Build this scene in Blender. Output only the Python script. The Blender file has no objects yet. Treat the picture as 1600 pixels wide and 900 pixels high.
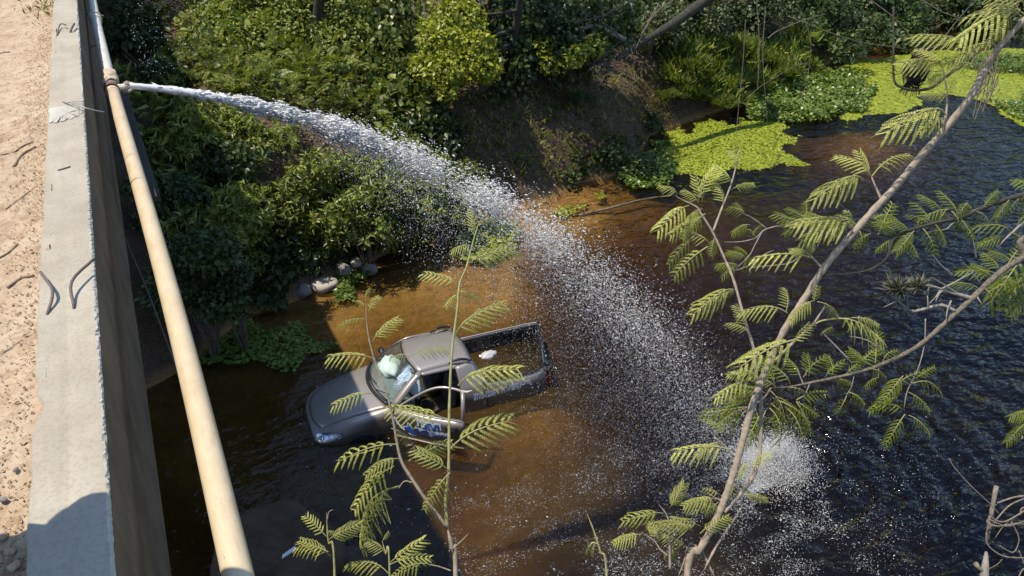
import bpy, bmesh, math, random
import numpy as np
from mathutils import Vector, Matrix, Quaternion
from mathutils.bvhtree import BVHTree

random.seed(7)
RNG = np.random.default_rng(7)
SC = bpy.context.scene
COL = SC.collection
PI = math.pi

# ------------------------------------------------------------------ camera
CAM_H = 8.7                      # phone held this high above the river
FOCAL = 1210.0                   # focal length in photograph pixels (1600 wide)
PITCH, YAW = math.radians(32.6), math.radians(26.0)
cam_data = bpy.data.cameras.new("camera")
cam_data.sensor_width = 36.0
cam_data.lens = FOCAL / 1600.0 * 36.0
cam_data.clip_start = 0.05
cam_data.clip_end = 600.0
cam = bpy.data.objects.new("camera", cam_data)
cam.location = (0, 0, CAM_H)
cam.rotation_euler = (PI / 2 - PITCH, 0, -YAW)
COL.objects.link(cam)
SC.camera = cam

# ------------------------------------------------------------------ sky and sun
SUN_DIR = Vector((0.372, -0.16, -1.0)).normalized()      # the way the light travels
SUN_ELEV = math.asin(-SUN_DIR.z)
SUN_AZ = math.atan2(-SUN_DIR.x, -SUN_DIR.y)             # clockwise from +Y
world = bpy.data.worlds.new("World")
SC.world = world
world.use_nodes = True
wn = world.node_tree.nodes
sky = wn.new("ShaderNodeTexSky")
sky.sky_type = 'NISHITA'
sky.sun_disc = False
sky.sun_elevation = SUN_ELEV
sky.sun_rotation = SUN_AZ
sky.air_density = 1.0
sky.dust_density = 0.3
sky.ozone_density = 3.5
wn["Background"].inputs[1].default_value = 0.15
world.node_tree.links.new(sky.outputs[0], wn["Background"].inputs[0])
sun_data = bpy.data.lights.new("sun", 'SUN')
sun_data.energy = 3.8
sun_data.angle = math.radians(0.53)
sun_data.color = (1.0, 0.95, 0.86)
sun = bpy.data.objects.new("sun", sun_data)
sun.rotation_euler = SUN_DIR.to_track_quat('-Z', 'Y').to_euler()
sun.location = (-20, 4, 50)
COL.objects.link(sun)

# ------------------------------------------------------------------ exposure
SC.view_settings.view_transform = 'Standard'
SC.view_settings.look = 'None'
SC.view_settings.exposure = 0.50
SC.view_settings.gamma = 1.0
SC.render.engine = 'CYCLES'
SC.cycles.max_bounces = 8
SC.cycles.diffuse_bounces = 3
SC.cycles.glossy_bounces = 4
SC.cycles.transparent_max_bounces = 16
SC.cycles.transmission_bounces = 6
SC.cycles.volume_bounces = 0
SC.cycles.caustics_reflective = False
SC.cycles.caustics_refractive = False
SC.cycles.use_denoising = True

# ------------------------------------------------------------------ sight lines of the photograph
FWD = np.array([math.sin(YAW) * math.cos(PITCH), math.cos(YAW) * math.cos(PITCH), -math.sin(PITCH)])
RIGHT = np.array([math.cos(YAW), -math.sin(YAW), 0.0])
UP = np.cross(RIGHT, FWD)
EYE = np.array([0, 0, CAM_H])


def sight(u, v):
    return FWD + RIGHT * ((u - 800) / FOCAL) + UP * ((450 - v) / FOCAL)


def at_depth(u, v, d):
    """place seen in the photograph at (u, v), d metres in front of the camera"""
    return EYE + sight(u, v) * d


def at_level(u, v, z):
    s = sight(u, v)
    return EYE + s * ((z - CAM_H) / s[2])


# ------------------------------------------------------------------ helpers
def put(o, parent=None):
    COL.objects.link(o)
    if parent is not None:
        o.parent = parent
    return o


def tag(o, label=None, cat=None, group=None, kind=None):
    if label:
        o["label"] = label
    if cat:
        o["category"] = cat
    if group:
        o["group"] = group
    if kind:
        o["kind"] = kind
    return o


def empty(name, loc=(0, 0, 0), label=None, cat=None, group=None):
    o = bpy.data.objects.new(name, None)
    o.empty_display_size = 0.2
    o.location = loc
    put(o)
    return tag(o, label, cat, group)


def np_mesh(name, verts, faces, smooth=False):
    """mesh from an (N,3) array and an (M,k) array of equal polygons"""
    verts = np.ascontiguousarray(verts, dtype=np.float32)
    faces = np.ascontiguousarray(faces, dtype=np.int32)
    m = bpy.data.meshes.new(name)
    n, k = faces.shape
    m.vertices.add(len(verts))
    m.vertices.foreach_set("co", verts.ravel())
    m.loops.add(n * k)
    m.loops.foreach_set("vertex_index", faces.ravel())
    m.polygons.add(n)
    m.polygons.foreach_set("loop_start", np.arange(0, n * k, k, dtype=np.int32))
    m.polygons.foreach_set("loop_total", np.full(n, k, dtype=np.int32))
    if smooth:
        m.polygons.foreach_set("use_smooth", np.ones(n, dtype=bool))
    m.update(calc_edges=True)
    return m


def obj(name, mesh, mat, parent=None, smooth=None):
    if isinstance(mesh, bmesh.types.BMesh):
        me = bpy.data.meshes.new(name)
        mesh.to_mesh(me)
        mesh.free()
        mesh = me
    if mat is not None and len(mesh.materials) == 0:
        mesh.materials.append(mat)
    if smooth is not None:
        for p in mesh.polygons:
            p.use_smooth = smooth
    o = bpy.data.objects.new(name, mesh)
    return put(o, parent)


class Geo:
    """collects shapes into one mesh"""

    def __init__(self):
        self.v, self.f = [], []

    def add(self, verts, faces):
        b = len(self.v)
        self.v += [tuple(map(float, p)) for p in verts]
        self.f += [tuple(b + i for i in f) for f in faces]
        return self

    def box(self, c, s, rot=None):
        hx, hy, hz = s[0] / 2, s[1] / 2, s[2] / 2
        pts = [Vector((x, y, z)) for x in (-hx, hx) for y in (-hy, hy) for z in (-hz, hz)]
        if rot is not None:
            pts = [rot @ p for p in pts]
        pts = [p + Vector(c) for p in pts]
        return self.add(pts, [(0, 1, 3, 2), (4, 6, 7, 5), (0, 4, 5, 1), (2, 3, 7, 6), (0, 2, 6, 4), (1, 5, 7, 3)])

    def tube(self, pts, radii, sides=8, cap=True):
        pts = [Vector(p) for p in pts]
        n = len(pts)
        if not hasattr(radii, '__len__'):
            radii = [radii] * n
        ring = []
        prev = None
        for i in range(n):
            t = (pts[min(i + 1, n - 1)] - pts[max(i - 1, 0)])
            t = t.normalized() if t.length > 1e-9 else Vector((0, 0, 1))
            if prev is None:
                a = Vector((0, 0, 1)) if abs(t.z) < 0.9 else Vector((1, 0, 0))
                prev = t.cross(a).normalized()
            prev = (prev - t * prev.dot(t)).normalized()
            b = t.cross(prev)
            ring.append([pts[i] + (prev * math.cos(2 * PI * k / sides) + b * math.sin(2 * PI * k / sides)) * radii[i]
                         for k in range(sides)])
        verts = [p for r in ring for p in r]
        faces = []
        for i in range(n - 1):
            for k in range(sides):
                a, b = i * sides + k, i * sides + (k + 1) % sides
                faces.append((a, b, b + sides, a + sides))
        if cap:
            faces.append(tuple(range(sides - 1, -1, -1)))
            faces.append(tuple((n - 1) * sides + k for k in range(sides)))
        return self.add(verts, faces)

    def grid(self, rows, closed=False):
        h, w = len(rows), len(rows[0])
        verts = [p for r in rows for p in r]
        faces = []
        for i in range(h - 1):
            for j in range(w - 1 if not closed else w):
                k = (j + 1) % w
                faces.append((i * w + j, i * w + k, (i + 1) * w + k, (i + 1) * w + j))
        return self.add(verts, faces)

    def mesh(self, name, smooth=False):
        m = bpy.data.meshes.new(name)
        m.from_pydata(self.v, [], self.f)
        m.update()
        if smooth:
            for p in m.polygons:
                p.use_smooth = True
        return m

    def build(self, name, mat, parent=None, smooth=False, thick=0.0, bevel=0.0, subd=0):
        m = self.mesh(name, smooth)
        o = obj(name, m, mat, parent)
        if thick:
            md = o.modifiers.new("thickness", 'SOLIDIFY')
            md.thickness = thick
            md.offset = 0
        if bevel:
            md = o.modifiers.new("edge", 'BEVEL')
            md.width = bevel
            md.segments = 2
            md.limit_method = 'ANGLE'
        if subd:
            md = o.modifiers.new("smooth", 'SUBSURF')
            md.levels = md.render_levels = subd
        return o


def catmull(pts, n):
    """smooth curve of n points through pts"""
    P = [np.array(p, float) for p in pts]
    P = [2 * P[0] - P[1]] + P + [2 * P[-1] - P[-2]]
    m = len(P) - 3
    out = []
    for i in range(n):
        t = i / (n - 1) * m
        k = min(int(t), m - 1)
        t -= k
        a, b, c, d = P[k:k + 4]
        out.append(0.5 * (2 * b + (c - a) * t + (2 * a - 5 * b + 4 * c - d) * t * t + (3 * b - a - 3 * c + d) * t ** 3))
    return out


# value noise on numpy arrays, for ground shapes
_NT = np.random.default_rng(3).random((256, 256))


def vnoise(x, y):
    x, y = np.asarray(x, float), np.asarray(y, float)
    xi, yi = np.floor(x).astype(int), np.floor(y).astype(int)
    fx, fy = x - xi, y - yi
    fx, fy = fx * fx * (3 - 2 * fx), fy * fy * (3 - 2 * fy)
    a = _NT[xi % 256, yi % 256]
    b = _NT[(xi + 1) % 256, yi % 256]
    c = _NT[xi % 256, (yi + 1) % 256]
    d = _NT[(xi + 1) % 256, (yi + 1) % 256]
    return (a * (1 - fx) + b * fx) * (1 - fy) + (c * (1 - fx) + d * fx) * fy - 0.5


def fbm(x, y, octv=4):
    s, a = 0, 1.0
    for i in range(octv):
        s = s + a * vnoise(np.asarray(x) * 2 ** i + 17 * i, np.asarray(y) * 2 ** i + 31 * i)
        a *= 0.5
    return s


# ------------------------------------------------------------------ materials
class Nodes:
    def __init__(self, name):
        self.m = bpy.data.materials.new(name)
        self.m.use_nodes = True
        self.t = self.m.node_tree
        self.n = self.t.nodes
        self.p = self.n["Principled BSDF"]
        self.out = self.n["Material Output"]

    def new(self, kind, **kw):
        x = self.n.new(kind)
        for k, v in kw.items():
            if k.startswith("i_"):
                x.inputs[k[2:].replace("_", " ")].default_value = v
            else:
                setattr(x, k, v)
        return x

    def link(self, a, b):
        self.t.links.new(a, b)

    def noise(self, scale, detail=4, rough=0.55, coord="Object", dist=0.0, stretch=None):
        tc = self.new("ShaderNodeTexCoord")
        n = self.new("ShaderNodeTexNoise")
        n.inputs["Scale"].default_value = scale
        n.inputs["Detail"].default_value = detail
        n.inputs["Roughness"].default_value = rough
        n.inputs["Distortion"].default_value = dist
        src = tc.outputs[coord]
        if stretch:
            mp = self.new("ShaderNodeMapping")
            mp.inputs["Scale"].default_value = stretch
            self.link(src, mp.inputs[0])
            src = mp.outputs[0]
        self.link(src, n.inputs["Vector"])
        return n.outputs["Fac"]

    def ramp(self, fac, stops):
        r = self.new("ShaderNodeValToRGB")
        e = r.color_ramp.elements
        while len(e) < len(stops):
            e.new(0.5)
        for s, (pos, c) in zip(e, stops):
            s.position = pos
            s.color = (*c, 1) if len(c) == 3 else c
        self.link(fac, r.inputs[0])
        return r.outputs[0]

    def mix(self, fac, a, b, mode='MIX'):
        x = self.new("ShaderNodeMix", data_type='RGBA', blend_type=mode)
        for sock, val in ((x.inputs[0], fac), (x.inputs[6], a), (x.inputs[7], b)):
            if hasattr(val, "is_output"):
                self.link(val, sock)
            elif isinstance(val, (int, float)):
                sock.default_value = val
            else:
                sock.default_value = (*val, 1)
        return x.outputs[2]

    def bump(self, h, strength=0.3, dist=0.02, normal=None):
        b = self.new("ShaderNodeBump")
        b.inputs["Strength"].default_value = strength
        b.inputs["Distance"].default_value = dist
        self.link(h, b.inputs["Height"])
        if normal is not None:
            self.link(normal, b.inputs["Normal"])
        return b.outputs[0]

    def base(self, c, rough=0.7, metal=0.0, spec=0.4):
        if hasattr(c, "is_output"):
            self.link(c, self.p.inputs["Base Color"])
        else:
            self.p.inputs["Base Color"].default_value = (*c, 1)
        if hasattr(rough, "is_output"):
            self.link(rough, self.p.inputs["Roughness"])
        else:
            self.p.inputs["Roughness"].default_value = rough
        self.p.inputs["Metallic"].default_value = metal
        self.p.inputs["Specular IOR Level"].default_value = spec
        return self

    def normal(self, n):
        self.link(n, self.p.inputs["Normal"])
        return self


def plain(name, c, rough=0.6, metal=0.0, spec=0.4, vary=0.12, scale=30):
    k = Nodes(name)
    f = k.noise(scale, 4)
    lo = tuple(x * (1 - vary) for x in c)
    hi = tuple(min(1, x * (1 + vary)) for x in c)
    k.base(k.ramp(f, [(0.3, lo), (0.7, hi)]), rough, metal, spec)
    k.normal(k.bump(f, 0.12, 0.01))
    return k.m


def leaf_mat(name, lo, mid, hi, rough=0.42, trans=0.45, spec=0.5, dead=None):
    """thin leaf: colour varies from leaf to leaf, light passes through"""
    k = Nodes(name)
    g = k.new("ShaderNodeNewGeometry")
    stops = [(0.0, lo), (0.5, mid), (0.93, hi)]
    if dead:
        stops.append((0.97, dead))
    c = k.ramp(g.outputs["Random Per Island"], stops)
    oi = k.new("ShaderNodeObjectInfo")
    hs = k.new("ShaderNodeHueSaturation")
    mr = k.new("ShaderNodeMapRange")
    mr.inputs[3].default_value, mr.inputs[4].default_value = 0.75, 1.25
    k.link(oi.outputs["Random"], mr.inputs[0])
    k.link(mr.outputs[0], hs.inputs["Value"])
    k.link(c, hs.inputs["Color"])
    c = hs.outputs[0]
    k.base(c, rough, 0, spec)
    tr = k.new("ShaderNodeBsdfTranslucent")
    tc = k.mix(1.0, c, (1.0, 1.0, 0.45), 'MULTIPLY')
    k.link(tc, tr.inputs[0])
    ms = k.new("ShaderNodeMixShader")
    ms.inputs[0].default_value = trans
    k.link(k.p.outputs[0], ms.inputs[1])
    k.link(tr.outputs[0], ms.inputs[2])
    k.link(ms.outputs[0], k.out.inputs[0])
    return k.m


def mat_ground():
    k = Nodes("earth and river sand")
    n1 = k.noise(1.1, 6, 0.6)
    n2 = k.noise(14, 6, 0.65)
    litter = k.noise(55, 4, 0.6, dist=1.5)
    soil = k.ramp(n2, [(0.25, (0.035, 0.022, 0.014)), (0.5, (0.085, 0.055, 0.033)), (0.75, (0.17, 0.115, 0.068))])
    dry = k.ramp(litter, [(0.42, (0.05, 0.033, 0.02)), (0.55, (0.2, 0.14, 0.085)), (0.72, (0.32, 0.25, 0.16))])
    land = k.mix(k.ramp(n1, [(0.4, (0.15,) * 3), (0.6, (0.8,) * 3)]), soil, dry)
    sand = k.mix(k.noise(0.9, 6, 0.6), (0.36, 0.195, 0.055), (0.53, 0.30, 0.092))
    sand = k.mix(k.ramp(k.noise(5.5, 6, 0.65, dist=0.8), [(0.4, (0, 0, 0)), (0.72, (1, 1, 1))]), sand, (0.20, 0.118, 0.045))
    g = k.new("ShaderNodeNewGeometry")
    sx = k.new("ShaderNodeSeparateXYZ")
    k.link(g.outputs["Position"], sx.inputs[0])
    mr = k.new("ShaderNodeMapRange")
    mr.inputs[1].default_value, mr.inputs[2].default_value = -0.02, 0.22
    k.link(sx.outputs[2], mr.inputs[0])
    k.base(k.mix(mr.outputs[0], sand, land), 0.9, 0, 0.2)
    k.normal(k.bump(litter, 0.6, 0.03, k.bump(n2, 0.7, 0.08)))
    return k.m


def mat_water():
    k = Nodes("tea brown river water")
    tc = k.new("ShaderNodeTexCoord")
    # ripples run larger and stronger where the jet stirs the open right side
    def nz(scale, stretch, detail=3, dist=0.0):
        return k.noise(scale, detail, 0.5, "Object", dist, stretch)
    big = nz(1.5, (1.0, 1.7, 1), 2, 0.6)
    mid = nz(3.6, (1.0, 2.0, 1), 2, 0.3)
    fine = nz(15, (1, 1.5, 1), 2)
    sx = k.new("ShaderNodeSeparateXYZ")
    k.link(tc.outputs["Object"], sx.inputs[0])
    mr = k.new("ShaderNodeMapRange")
    mr.interpolation_type = 'SMOOTHSTEP'
    mr.inputs[1].default_value, mr.inputs[2].default_value = 2.0, 8.5
    mr.inputs[3].default_value, mr.inputs[4].default_value = 0.30, 1.0
    k.link(sx.outputs[0], mr.inputs[0])

    def b(h, dist, normal=None):
        x = k.new("ShaderNodeBump")
        x.inputs["Distance"].default_value = dist
        k.link(mr.outputs[0], x.inputs["Strength"])
        k.link(h, x.inputs["Height"])
        if normal is not None:
            k.link(normal, x.inputs["Normal"])
        return x.outputs[0]
    vs = k.new("ShaderNodeVectorMath", operation='DISTANCE')
    k.link(tc.outputs["Object"], vs.inputs[0])
    vs.inputs[1].default_value = (7.25, 5.9, 0)
    ph = k.new("ShaderNodeMath", operation='MULTIPLY_ADD')
    k.link(big, ph.inputs[0])
    ph.inputs[1].default_value = 9.0
    dm = k.new("ShaderNodeMath", operation='MULTIPLY')
    k.link(vs.outputs["Value"], dm.inputs[0])
    dm.inputs[1].default_value = 15.0
    k.link(dm.outputs[0], ph.inputs[2])
    sn = k.new("ShaderNodeMath", operation='SINE')
    k.link(ph.outputs[0], sn.inputs[0])
    fall = k.new("ShaderNodeMapRange")
    fall.inputs[1].default_value, fall.inputs[2].default_value = 0.0, 7.0
    fall.inputs[3].default_value, fall.inputs[4].default_value = 1.0, 0.0
    k.link(vs.outputs["Value"], fall.inputs[0])
    rg = k.new("ShaderNodeMath", operation='MULTIPLY')
    k.link(sn.outputs[0], rg.inputs[0])
    k.link(fall.outputs[0], rg.inputs[1])
    big = b(rg.outputs[0], 0.022, b(big, 0.17))
    nrm = b(fine, 0.007, b(mid, 0.085, big))
    fr = k.new("ShaderNodeFresnel")
    fr.inputs["IOR"].default_value = 1.40
    k.link(nrm, fr.inputs["Normal"])
    gl = k.new("ShaderNodeBsdfGlossy")
    gl.inputs["Roughness"].default_value = 0.06
    k.link(nrm, gl.inputs["Normal"])
    tr = k.new("ShaderNodeBsdfTransparent")
    silt = k.new("ShaderNodeBsdfDiffuse")              # drifting clouds of fine silt just under the surface
    k.link(k.mix(k.noise(0.7, 4, 0.6), (0.085, 0.050, 0.013), (0.20, 0.115, 0.028)), silt.inputs[0])
    sm = k.new("ShaderNodeMixShader")
    plume = k.noise(0.33, 5, 0.6, dist=0.5)
    mr2 = k.new("ShaderNodeMapRange")
    mr2.interpolation_type = 'SMOOTHSTEP'
    mr2.inputs[1].default_value, mr2.inputs[2].default_value = 3.9, 6.7
    mr2.inputs[3].default_value, mr2.inputs[4].default_value = 1.0, 0.09
    k.link(sx.outputs[0], mr2.inputs[0])
    mu = k.new("ShaderNodeMath", operation='MULTIPLY')
    k.link(mr2.outputs[0], mu.inputs[0])
    k.link(k.ramp(plume, [(0.40, (0.05,) * 3), (0.66, (0.34,) * 3)]), mu.inputs[1])
    k.link(mu.outputs[0], sm.inputs[0])
    k.link(tr.outputs[0], sm.inputs[1])
    k.link(silt.outputs[0], sm.inputs[2])
    ms = k.new("ShaderNodeMixShader")
    k.link(fr.outputs[0], ms.inputs[0])
    k.link(sm.outputs[0], ms.inputs[1])
    k.link(gl.outputs[0], ms.inputs[2])
    k.link(ms.outputs[0], k.out.inputs["Surface"])
    va = k.new("ShaderNodeVolumeAbsorption")
    va.inputs["Color"].default_value = (0.58, 0.50, 0.18, 1)
    va.inputs["Density"].default_value = 3.1
    k.link(va.outputs[0], k.out.inputs["Volume"])
    k.n.remove(k.p)
    return k.m


def mat_concrete(name, lo, hi, stain=(0.30, 0.24, 0.15), stain_amt=0.5, rough=0.85, chips=False, streak=False):
    k = Nodes(name)
    n1 = k.noise(3.0, 6, 0.6)
    n2 = k.noise(60, 5, 0.7)
    n3 = k.noise(9, 5, 0.6, stretch=(1, 0.25, 1) if not streak else (1, 1.0, 0.45))
    c = k.ramp(n1, [(0.3, lo), (0.7, hi)])
    c = k.mix(k.ramp(n3, [(0.5, (0, 0, 0)), (0.75, (stain_amt,) * 3)]), c, stain)
    c = k.mix(k.ramp(n2, [(0.42, (0.25,) * 3), (0.5, (0,) * 3)]), c, tuple(x * 0.6 for x in lo))
    k.base(c, rough, 0, 0.25)
    k.normal(k.bump(n2, 0.30, 0.003, k.bump(n1, 0.12, 0.006)))
    return k.m


M = {}
M['ground'] = mat_ground()
M['water'] = mat_water()
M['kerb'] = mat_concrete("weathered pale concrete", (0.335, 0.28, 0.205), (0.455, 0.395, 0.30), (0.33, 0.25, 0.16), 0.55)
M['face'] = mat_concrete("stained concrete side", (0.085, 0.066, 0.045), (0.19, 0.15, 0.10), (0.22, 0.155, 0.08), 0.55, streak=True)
M['chip'] = mat_concrete("broken concrete edge", (0.42, 0.375, 0.30), (0.56, 0.51, 0.42), (0.40, 0.33, 0.24), 0.5)
M['soffit'] = mat_concrete("dark damp concrete", (0.05, 0.043, 0.035), (0.10, 0.085, 0.065), (0.06, 0.045, 0.03), 0.6)
M['rebar'] = plain("rusted steel bar", (0.16, 0.125, 0.105), 0.75, 0.3, vary=0.35, scale=120)
M['wire'] = plain("grey tie wire", (0.34, 0.32, 0.30), 0.5, 0.4)
M['cable'] = plain("dusty cable", (0.09, 0.075, 0.06), 0.8)


def mat_pipe():
    k = Nodes("sun bleached pipe")
    n = k.noise(5, 5, 0.55)
    s = k.noise(26, 5, 0.65, stretch=(1, 0.22, 1))
    c = k.ramp(n, [(0.3, (0.56, 0.425, 0.25)), (0.7, (0.65, 0.515, 0.33))])
    c = k.mix(k.ramp(s, [(0.50, (0, 0, 0)), (0.72, (0.6,) * 3)]), c, (0.43, 0.31, 0.17))
    c = k.mix(k.ramp(k.noise(90, 3), [(0.68, (0, 0, 0)), (0.74, (0.7,) * 3)]), c, (0.2, 0.15, 0.1))
    k.base(c, 0.42, 0, 0.45)
    k.normal(k.bump(s, 0.1, 0.004))
    return k.m


M['pipe'] = mat_pipe()
M['pipe_pale'] = plain("white dusty pipe", (0.62, 0.57, 0.47), 0.45, vary=0.15, scale=20)
M['rag'] = plain("beige rubber strap", (0.52, 0.40, 0.27), 0.8, vary=0.25, scale=40)
M['rust'] = plain("rusty clamp", (0.16, 0.085, 0.05), 0.8, vary=0.35, scale=70)
M['fitting'] = plain("broken pale plastic fitting", (0.6, 0.52, 0.40), 0.5, vary=0.3, scale=60)


def mat_sand():
    k = Nodes("sandy road dirt")
    n = k.noise(2.2, 6, 0.6)
    g = k.noise(40, 6, 0.7)
    d = k.noise(11, 5, 0.65, dist=0.7)
    c = k.ramp(n, [(0.3, (0.42, 0.295, 0.185)), (0.7, (0.54, 0.41, 0.275))])
    c = k.mix(k.ramp(d, [(0.48, (0, 0, 0)), (0.68, (0.75,) * 3)]), c, (0.27, 0.155, 0.078))
    c = k.mix(k.ramp(g, [(0.35, (0.5,) * 3), (0.47, (0,) * 3)]), c, (0.16, 0.1, 0.06))
    k.base(c, 0.95, 0, 0.15)
    k.normal(k.bump(g, 0.6, 0.012, k.bump(d, 0.5, 0.03)))
    return k.m


M['sand'] = mat_sand()

# ------------------------------------------------------------------ ground: river bed and both banks, one sheet
FAR_SHORE = [(-60, 8), (-25, 9), (-10, 10), (-3, 11.2), (-0.4, 12.4), (0.8, 13.6), (1.9, 13.7), (3, 14.3), (4, 14.7),
             (5.1, 15.2), (6.2, 15.6), (8, 15.4), (8.8, 15.6), (9.8, 16.1), (11.4, 16.0), (13.4, 18), (17, 18.9),
             (22.7, 20.6), (27, 23), (33, 23.5), (45, 26), (90, 32)]
NEAR_SHORE = [(90, -8), (30, -6), (16, -4), (9, 0.4), (5, 2.7), (1, 4.1), (-3, 4.8), (-10, 4), (-60, 2)]
RIVER = np.array(FAR_SHORE + NEAR_SHORE, float)


def seg_dist(px, py, poly, close=False):
    d = np.full(np.shape(px), 1e9)
    n = len(poly)
    for i in range(n if close else n - 1):
        ax, ay = poly[i]
        bx, by = poly[(i + 1) % n]
        dx, dy = bx - ax, by - ay
        t = np.clip(((px - ax) * dx + (py - ay) * dy) / (dx * dx + dy * dy), 0, 1)
        d = np.minimum(d, np.hypot(px - ax - t * dx, py - ay - t * dy))
    return d


def inside(px, py, poly):
    px, py = np.asarray(px, float), np.asarray(py, float)
    r = np.zeros(px.shape, bool)
    n = len(poly)
    for i in range(n):
        ax, ay = poly[i]
        bx, by = poly[(i + 1) % n]
        if ay == by:
            continue
        c = ((ay > py) != (by > py)) & (px < (bx - ax) * (py - ay) / (by - ay) + ax)
        r ^= c
    return r


SHOALS = [  # x, y, radius, how much the bed rises there
    (5.0, 8.5, 1.35, 0.70), (3.4, 7.0, 1.0, 0.35), (6.3, 14.2, 1.3, 0.35), (8.7, 14.6, 1.2, 0.3), (12.3, 15.2, 1.5, -0.15),
    (15.5, 17.0, 2.6, -0.55), (19.5, 18.0, 2.2, -0.5), (5.6, 6.5, 1.3, -0.5), (6.6, 9.6, 1.4, -0.45), (7.6, 12.4, 1.3, -0.3), (2.2, 12.6, 1.5, 0.2), (5.6, 12.2, 1.6, 0.5), (2.3, 5.6, 1.2, 0.5), (8.6, 3.2, 1.6, .55), (19, 15, 2.5, .6)]


def height(x, y):
    x, y = np.asarray(x, float), np.asarray(y, float)
    df, dn = seg_dist(x, y, FAR_SHORE), seg_dist(x, y, NEAR_SHORE)
    wet = inside(x, y, RIVER)
    nz = fbm(x * 0.45, y * 0.45, 5)
    far_land = 2.7 * (1 - np.exp(-df / 1.7)) + 0.10 * df + nz * 0.55 * np.clip(df / 1.5, 0, 1)
    near_land = np.minimum(0.95 * dn, 5.6 + 0.05 * dn) + nz * 0.3 * np.clip(dn, 0, 1)
    land = np.where(dn < df, near_land, far_land)
    bed = -(0.10 + 0.135 * df + 0.035 * np.clip(df - 5, 0, 9) ** 1.3)
    bed = np.maximum(bed, -(0.05 + 0.55 * dn))
    bed = np.maximum(bed, -2.3)
    for sx_, sy_, r, a in SHOALS:
        bed = bed + a * np.exp(-((x - sx_) ** 2 + (y - sy_) ** 2) / (r * r))
    bed = np.minimum(bed, -0.07) + nz * 0.10 * np.clip(np.minimum(df, dn), 0, 1)
    return np.where(wet, bed, land)


gx = np.concatenate([np.linspace(-60, -8, 27)[:-1], np.linspace(-8, 26, 250)[:-1], np.linspace(26, 90, 65)])
gy = np.concatenate([np.linspace(-40, -4, 19)[:-1], np.linspace(-4, 24, 210)[:-1], np.linspace(24, 110, 60)])
GX, GY = np.meshgrid(gx, gy)
GZ = height(GX, GY)
nx, ny = len(gx), len(gy)
idx = np.arange(nx * ny).reshape(ny, nx)
gq = np.stack([idx[:-1, :-1], idx[:-1, 1:], idx[1:, 1:], idx[1:, :-1]], -1).reshape(-1, 4)
ground = obj("ground", np_mesh("ground", np.stack([GX, GY, GZ], -1).reshape(-1, 3), gq, True), M['ground'])
tag(ground, "brown earth river banks and sandy river bed", kind="structure")


def on_ground(u, v, extra=0.0):
    """where the sight line through (u, v) first meets the ground"""
    s = sight(u, v)
    for t in np.arange(6, 60, 0.1):
        p = EYE + s * t
        if p[2] <= max(0.0, float(height(p[0], p[1]))) + extra:
            return p
    return EYE + s * 40


wg = Geo()
wg.box((15, 10, -2.0), (150, 60, 4.0))
water = wg.build("water", M['water'])
tag(water, "tea brown river water rippling under the sun", kind="structure")

# ------------------------------------------------------------------ bridge
KX0, KX1, KZ = -0.603, -0.378, 6.9
bridge = empty("bridge", (KX0, 3, 5.86), "old concrete road bridge with bare rusty bars in its low kerb", "bridge")
bridge.location = (0, 0, 0)


def kerb_mesh():
    """long low kerb with a worn top: finer where the camera is near"""
    ys = np.concatenate([np.linspace(-7, 0.6, 20)[:-1], np.linspace(0.6, 6, 420)[:-1], np.linspace(6, 24, 260)])
    rnd = np.random.default_rng(5)
    n = len(ys)
    chip = np.clip(fbm(ys * 3.1, ys * 0 + 4.2, 4), -1, 1)
    chipr = 0.010 + 0.024 * np.abs(chip) * np.clip(.4 + fbm(ys * .8, ys * 0 + 2, 2) * 1.5, .15, 1.2) + 0.006 * rnd.random(n)
    left = 0.006 * fbm(ys * 5, ys * 0 + 9, 3)
    # one bite out of the road-side edge
    bite = 0.030 * np.exp(-((ys - 2.56) / 0.07) ** 2) + 0.012 * np.exp(-((ys - 2.72) / 0.04) ** 2)
    prof = []
    us = np.linspace(0, 1, 15)
    top = []
    for i, y in enumerate(ys):
        row = []
        x0 = KX0 - left[i] + bite[i]
        row.append((x0 - 0.002, y, KZ - 0.16))
        row.append((x0, y, KZ - 0.014))
        x1 = KX1 - chipr[i] * 0.8
        for q in us:
            x = x0 + 0.008 + (x1 - x0 - 0.008) * q
            z = KZ + 0.002 * float(fbm(x * 9, y * 2, 3)) - 0.004 * math.exp(-((x - (KX0 + 0.11)) / 0.02) ** 2) * (1 if 1.0 < y < 3.4 else 0.3)
            row.append((x, y, z))
        row.append((x1 + (KX1 - x1) * .5 + .0025 * rnd.normal(), y, KZ - .002 - .004 * rnd.random()))
        row.append((KX1 - 0.0025 * rnd.random(), y, KZ - .008 - chipr[i] * (.3 + .2 * rnd.random())))
        row.append((KX1, y, KZ - 0.05))
        row.append((KX1, y, KZ - 0.30))
        row.append((KX1 - 0.004, y, KZ - 0.62))
        row.append((KX1 + 0.004 * float(fbm(y, 3, 2)), y, 5.86))
        prof.append(row)
    return prof


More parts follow.
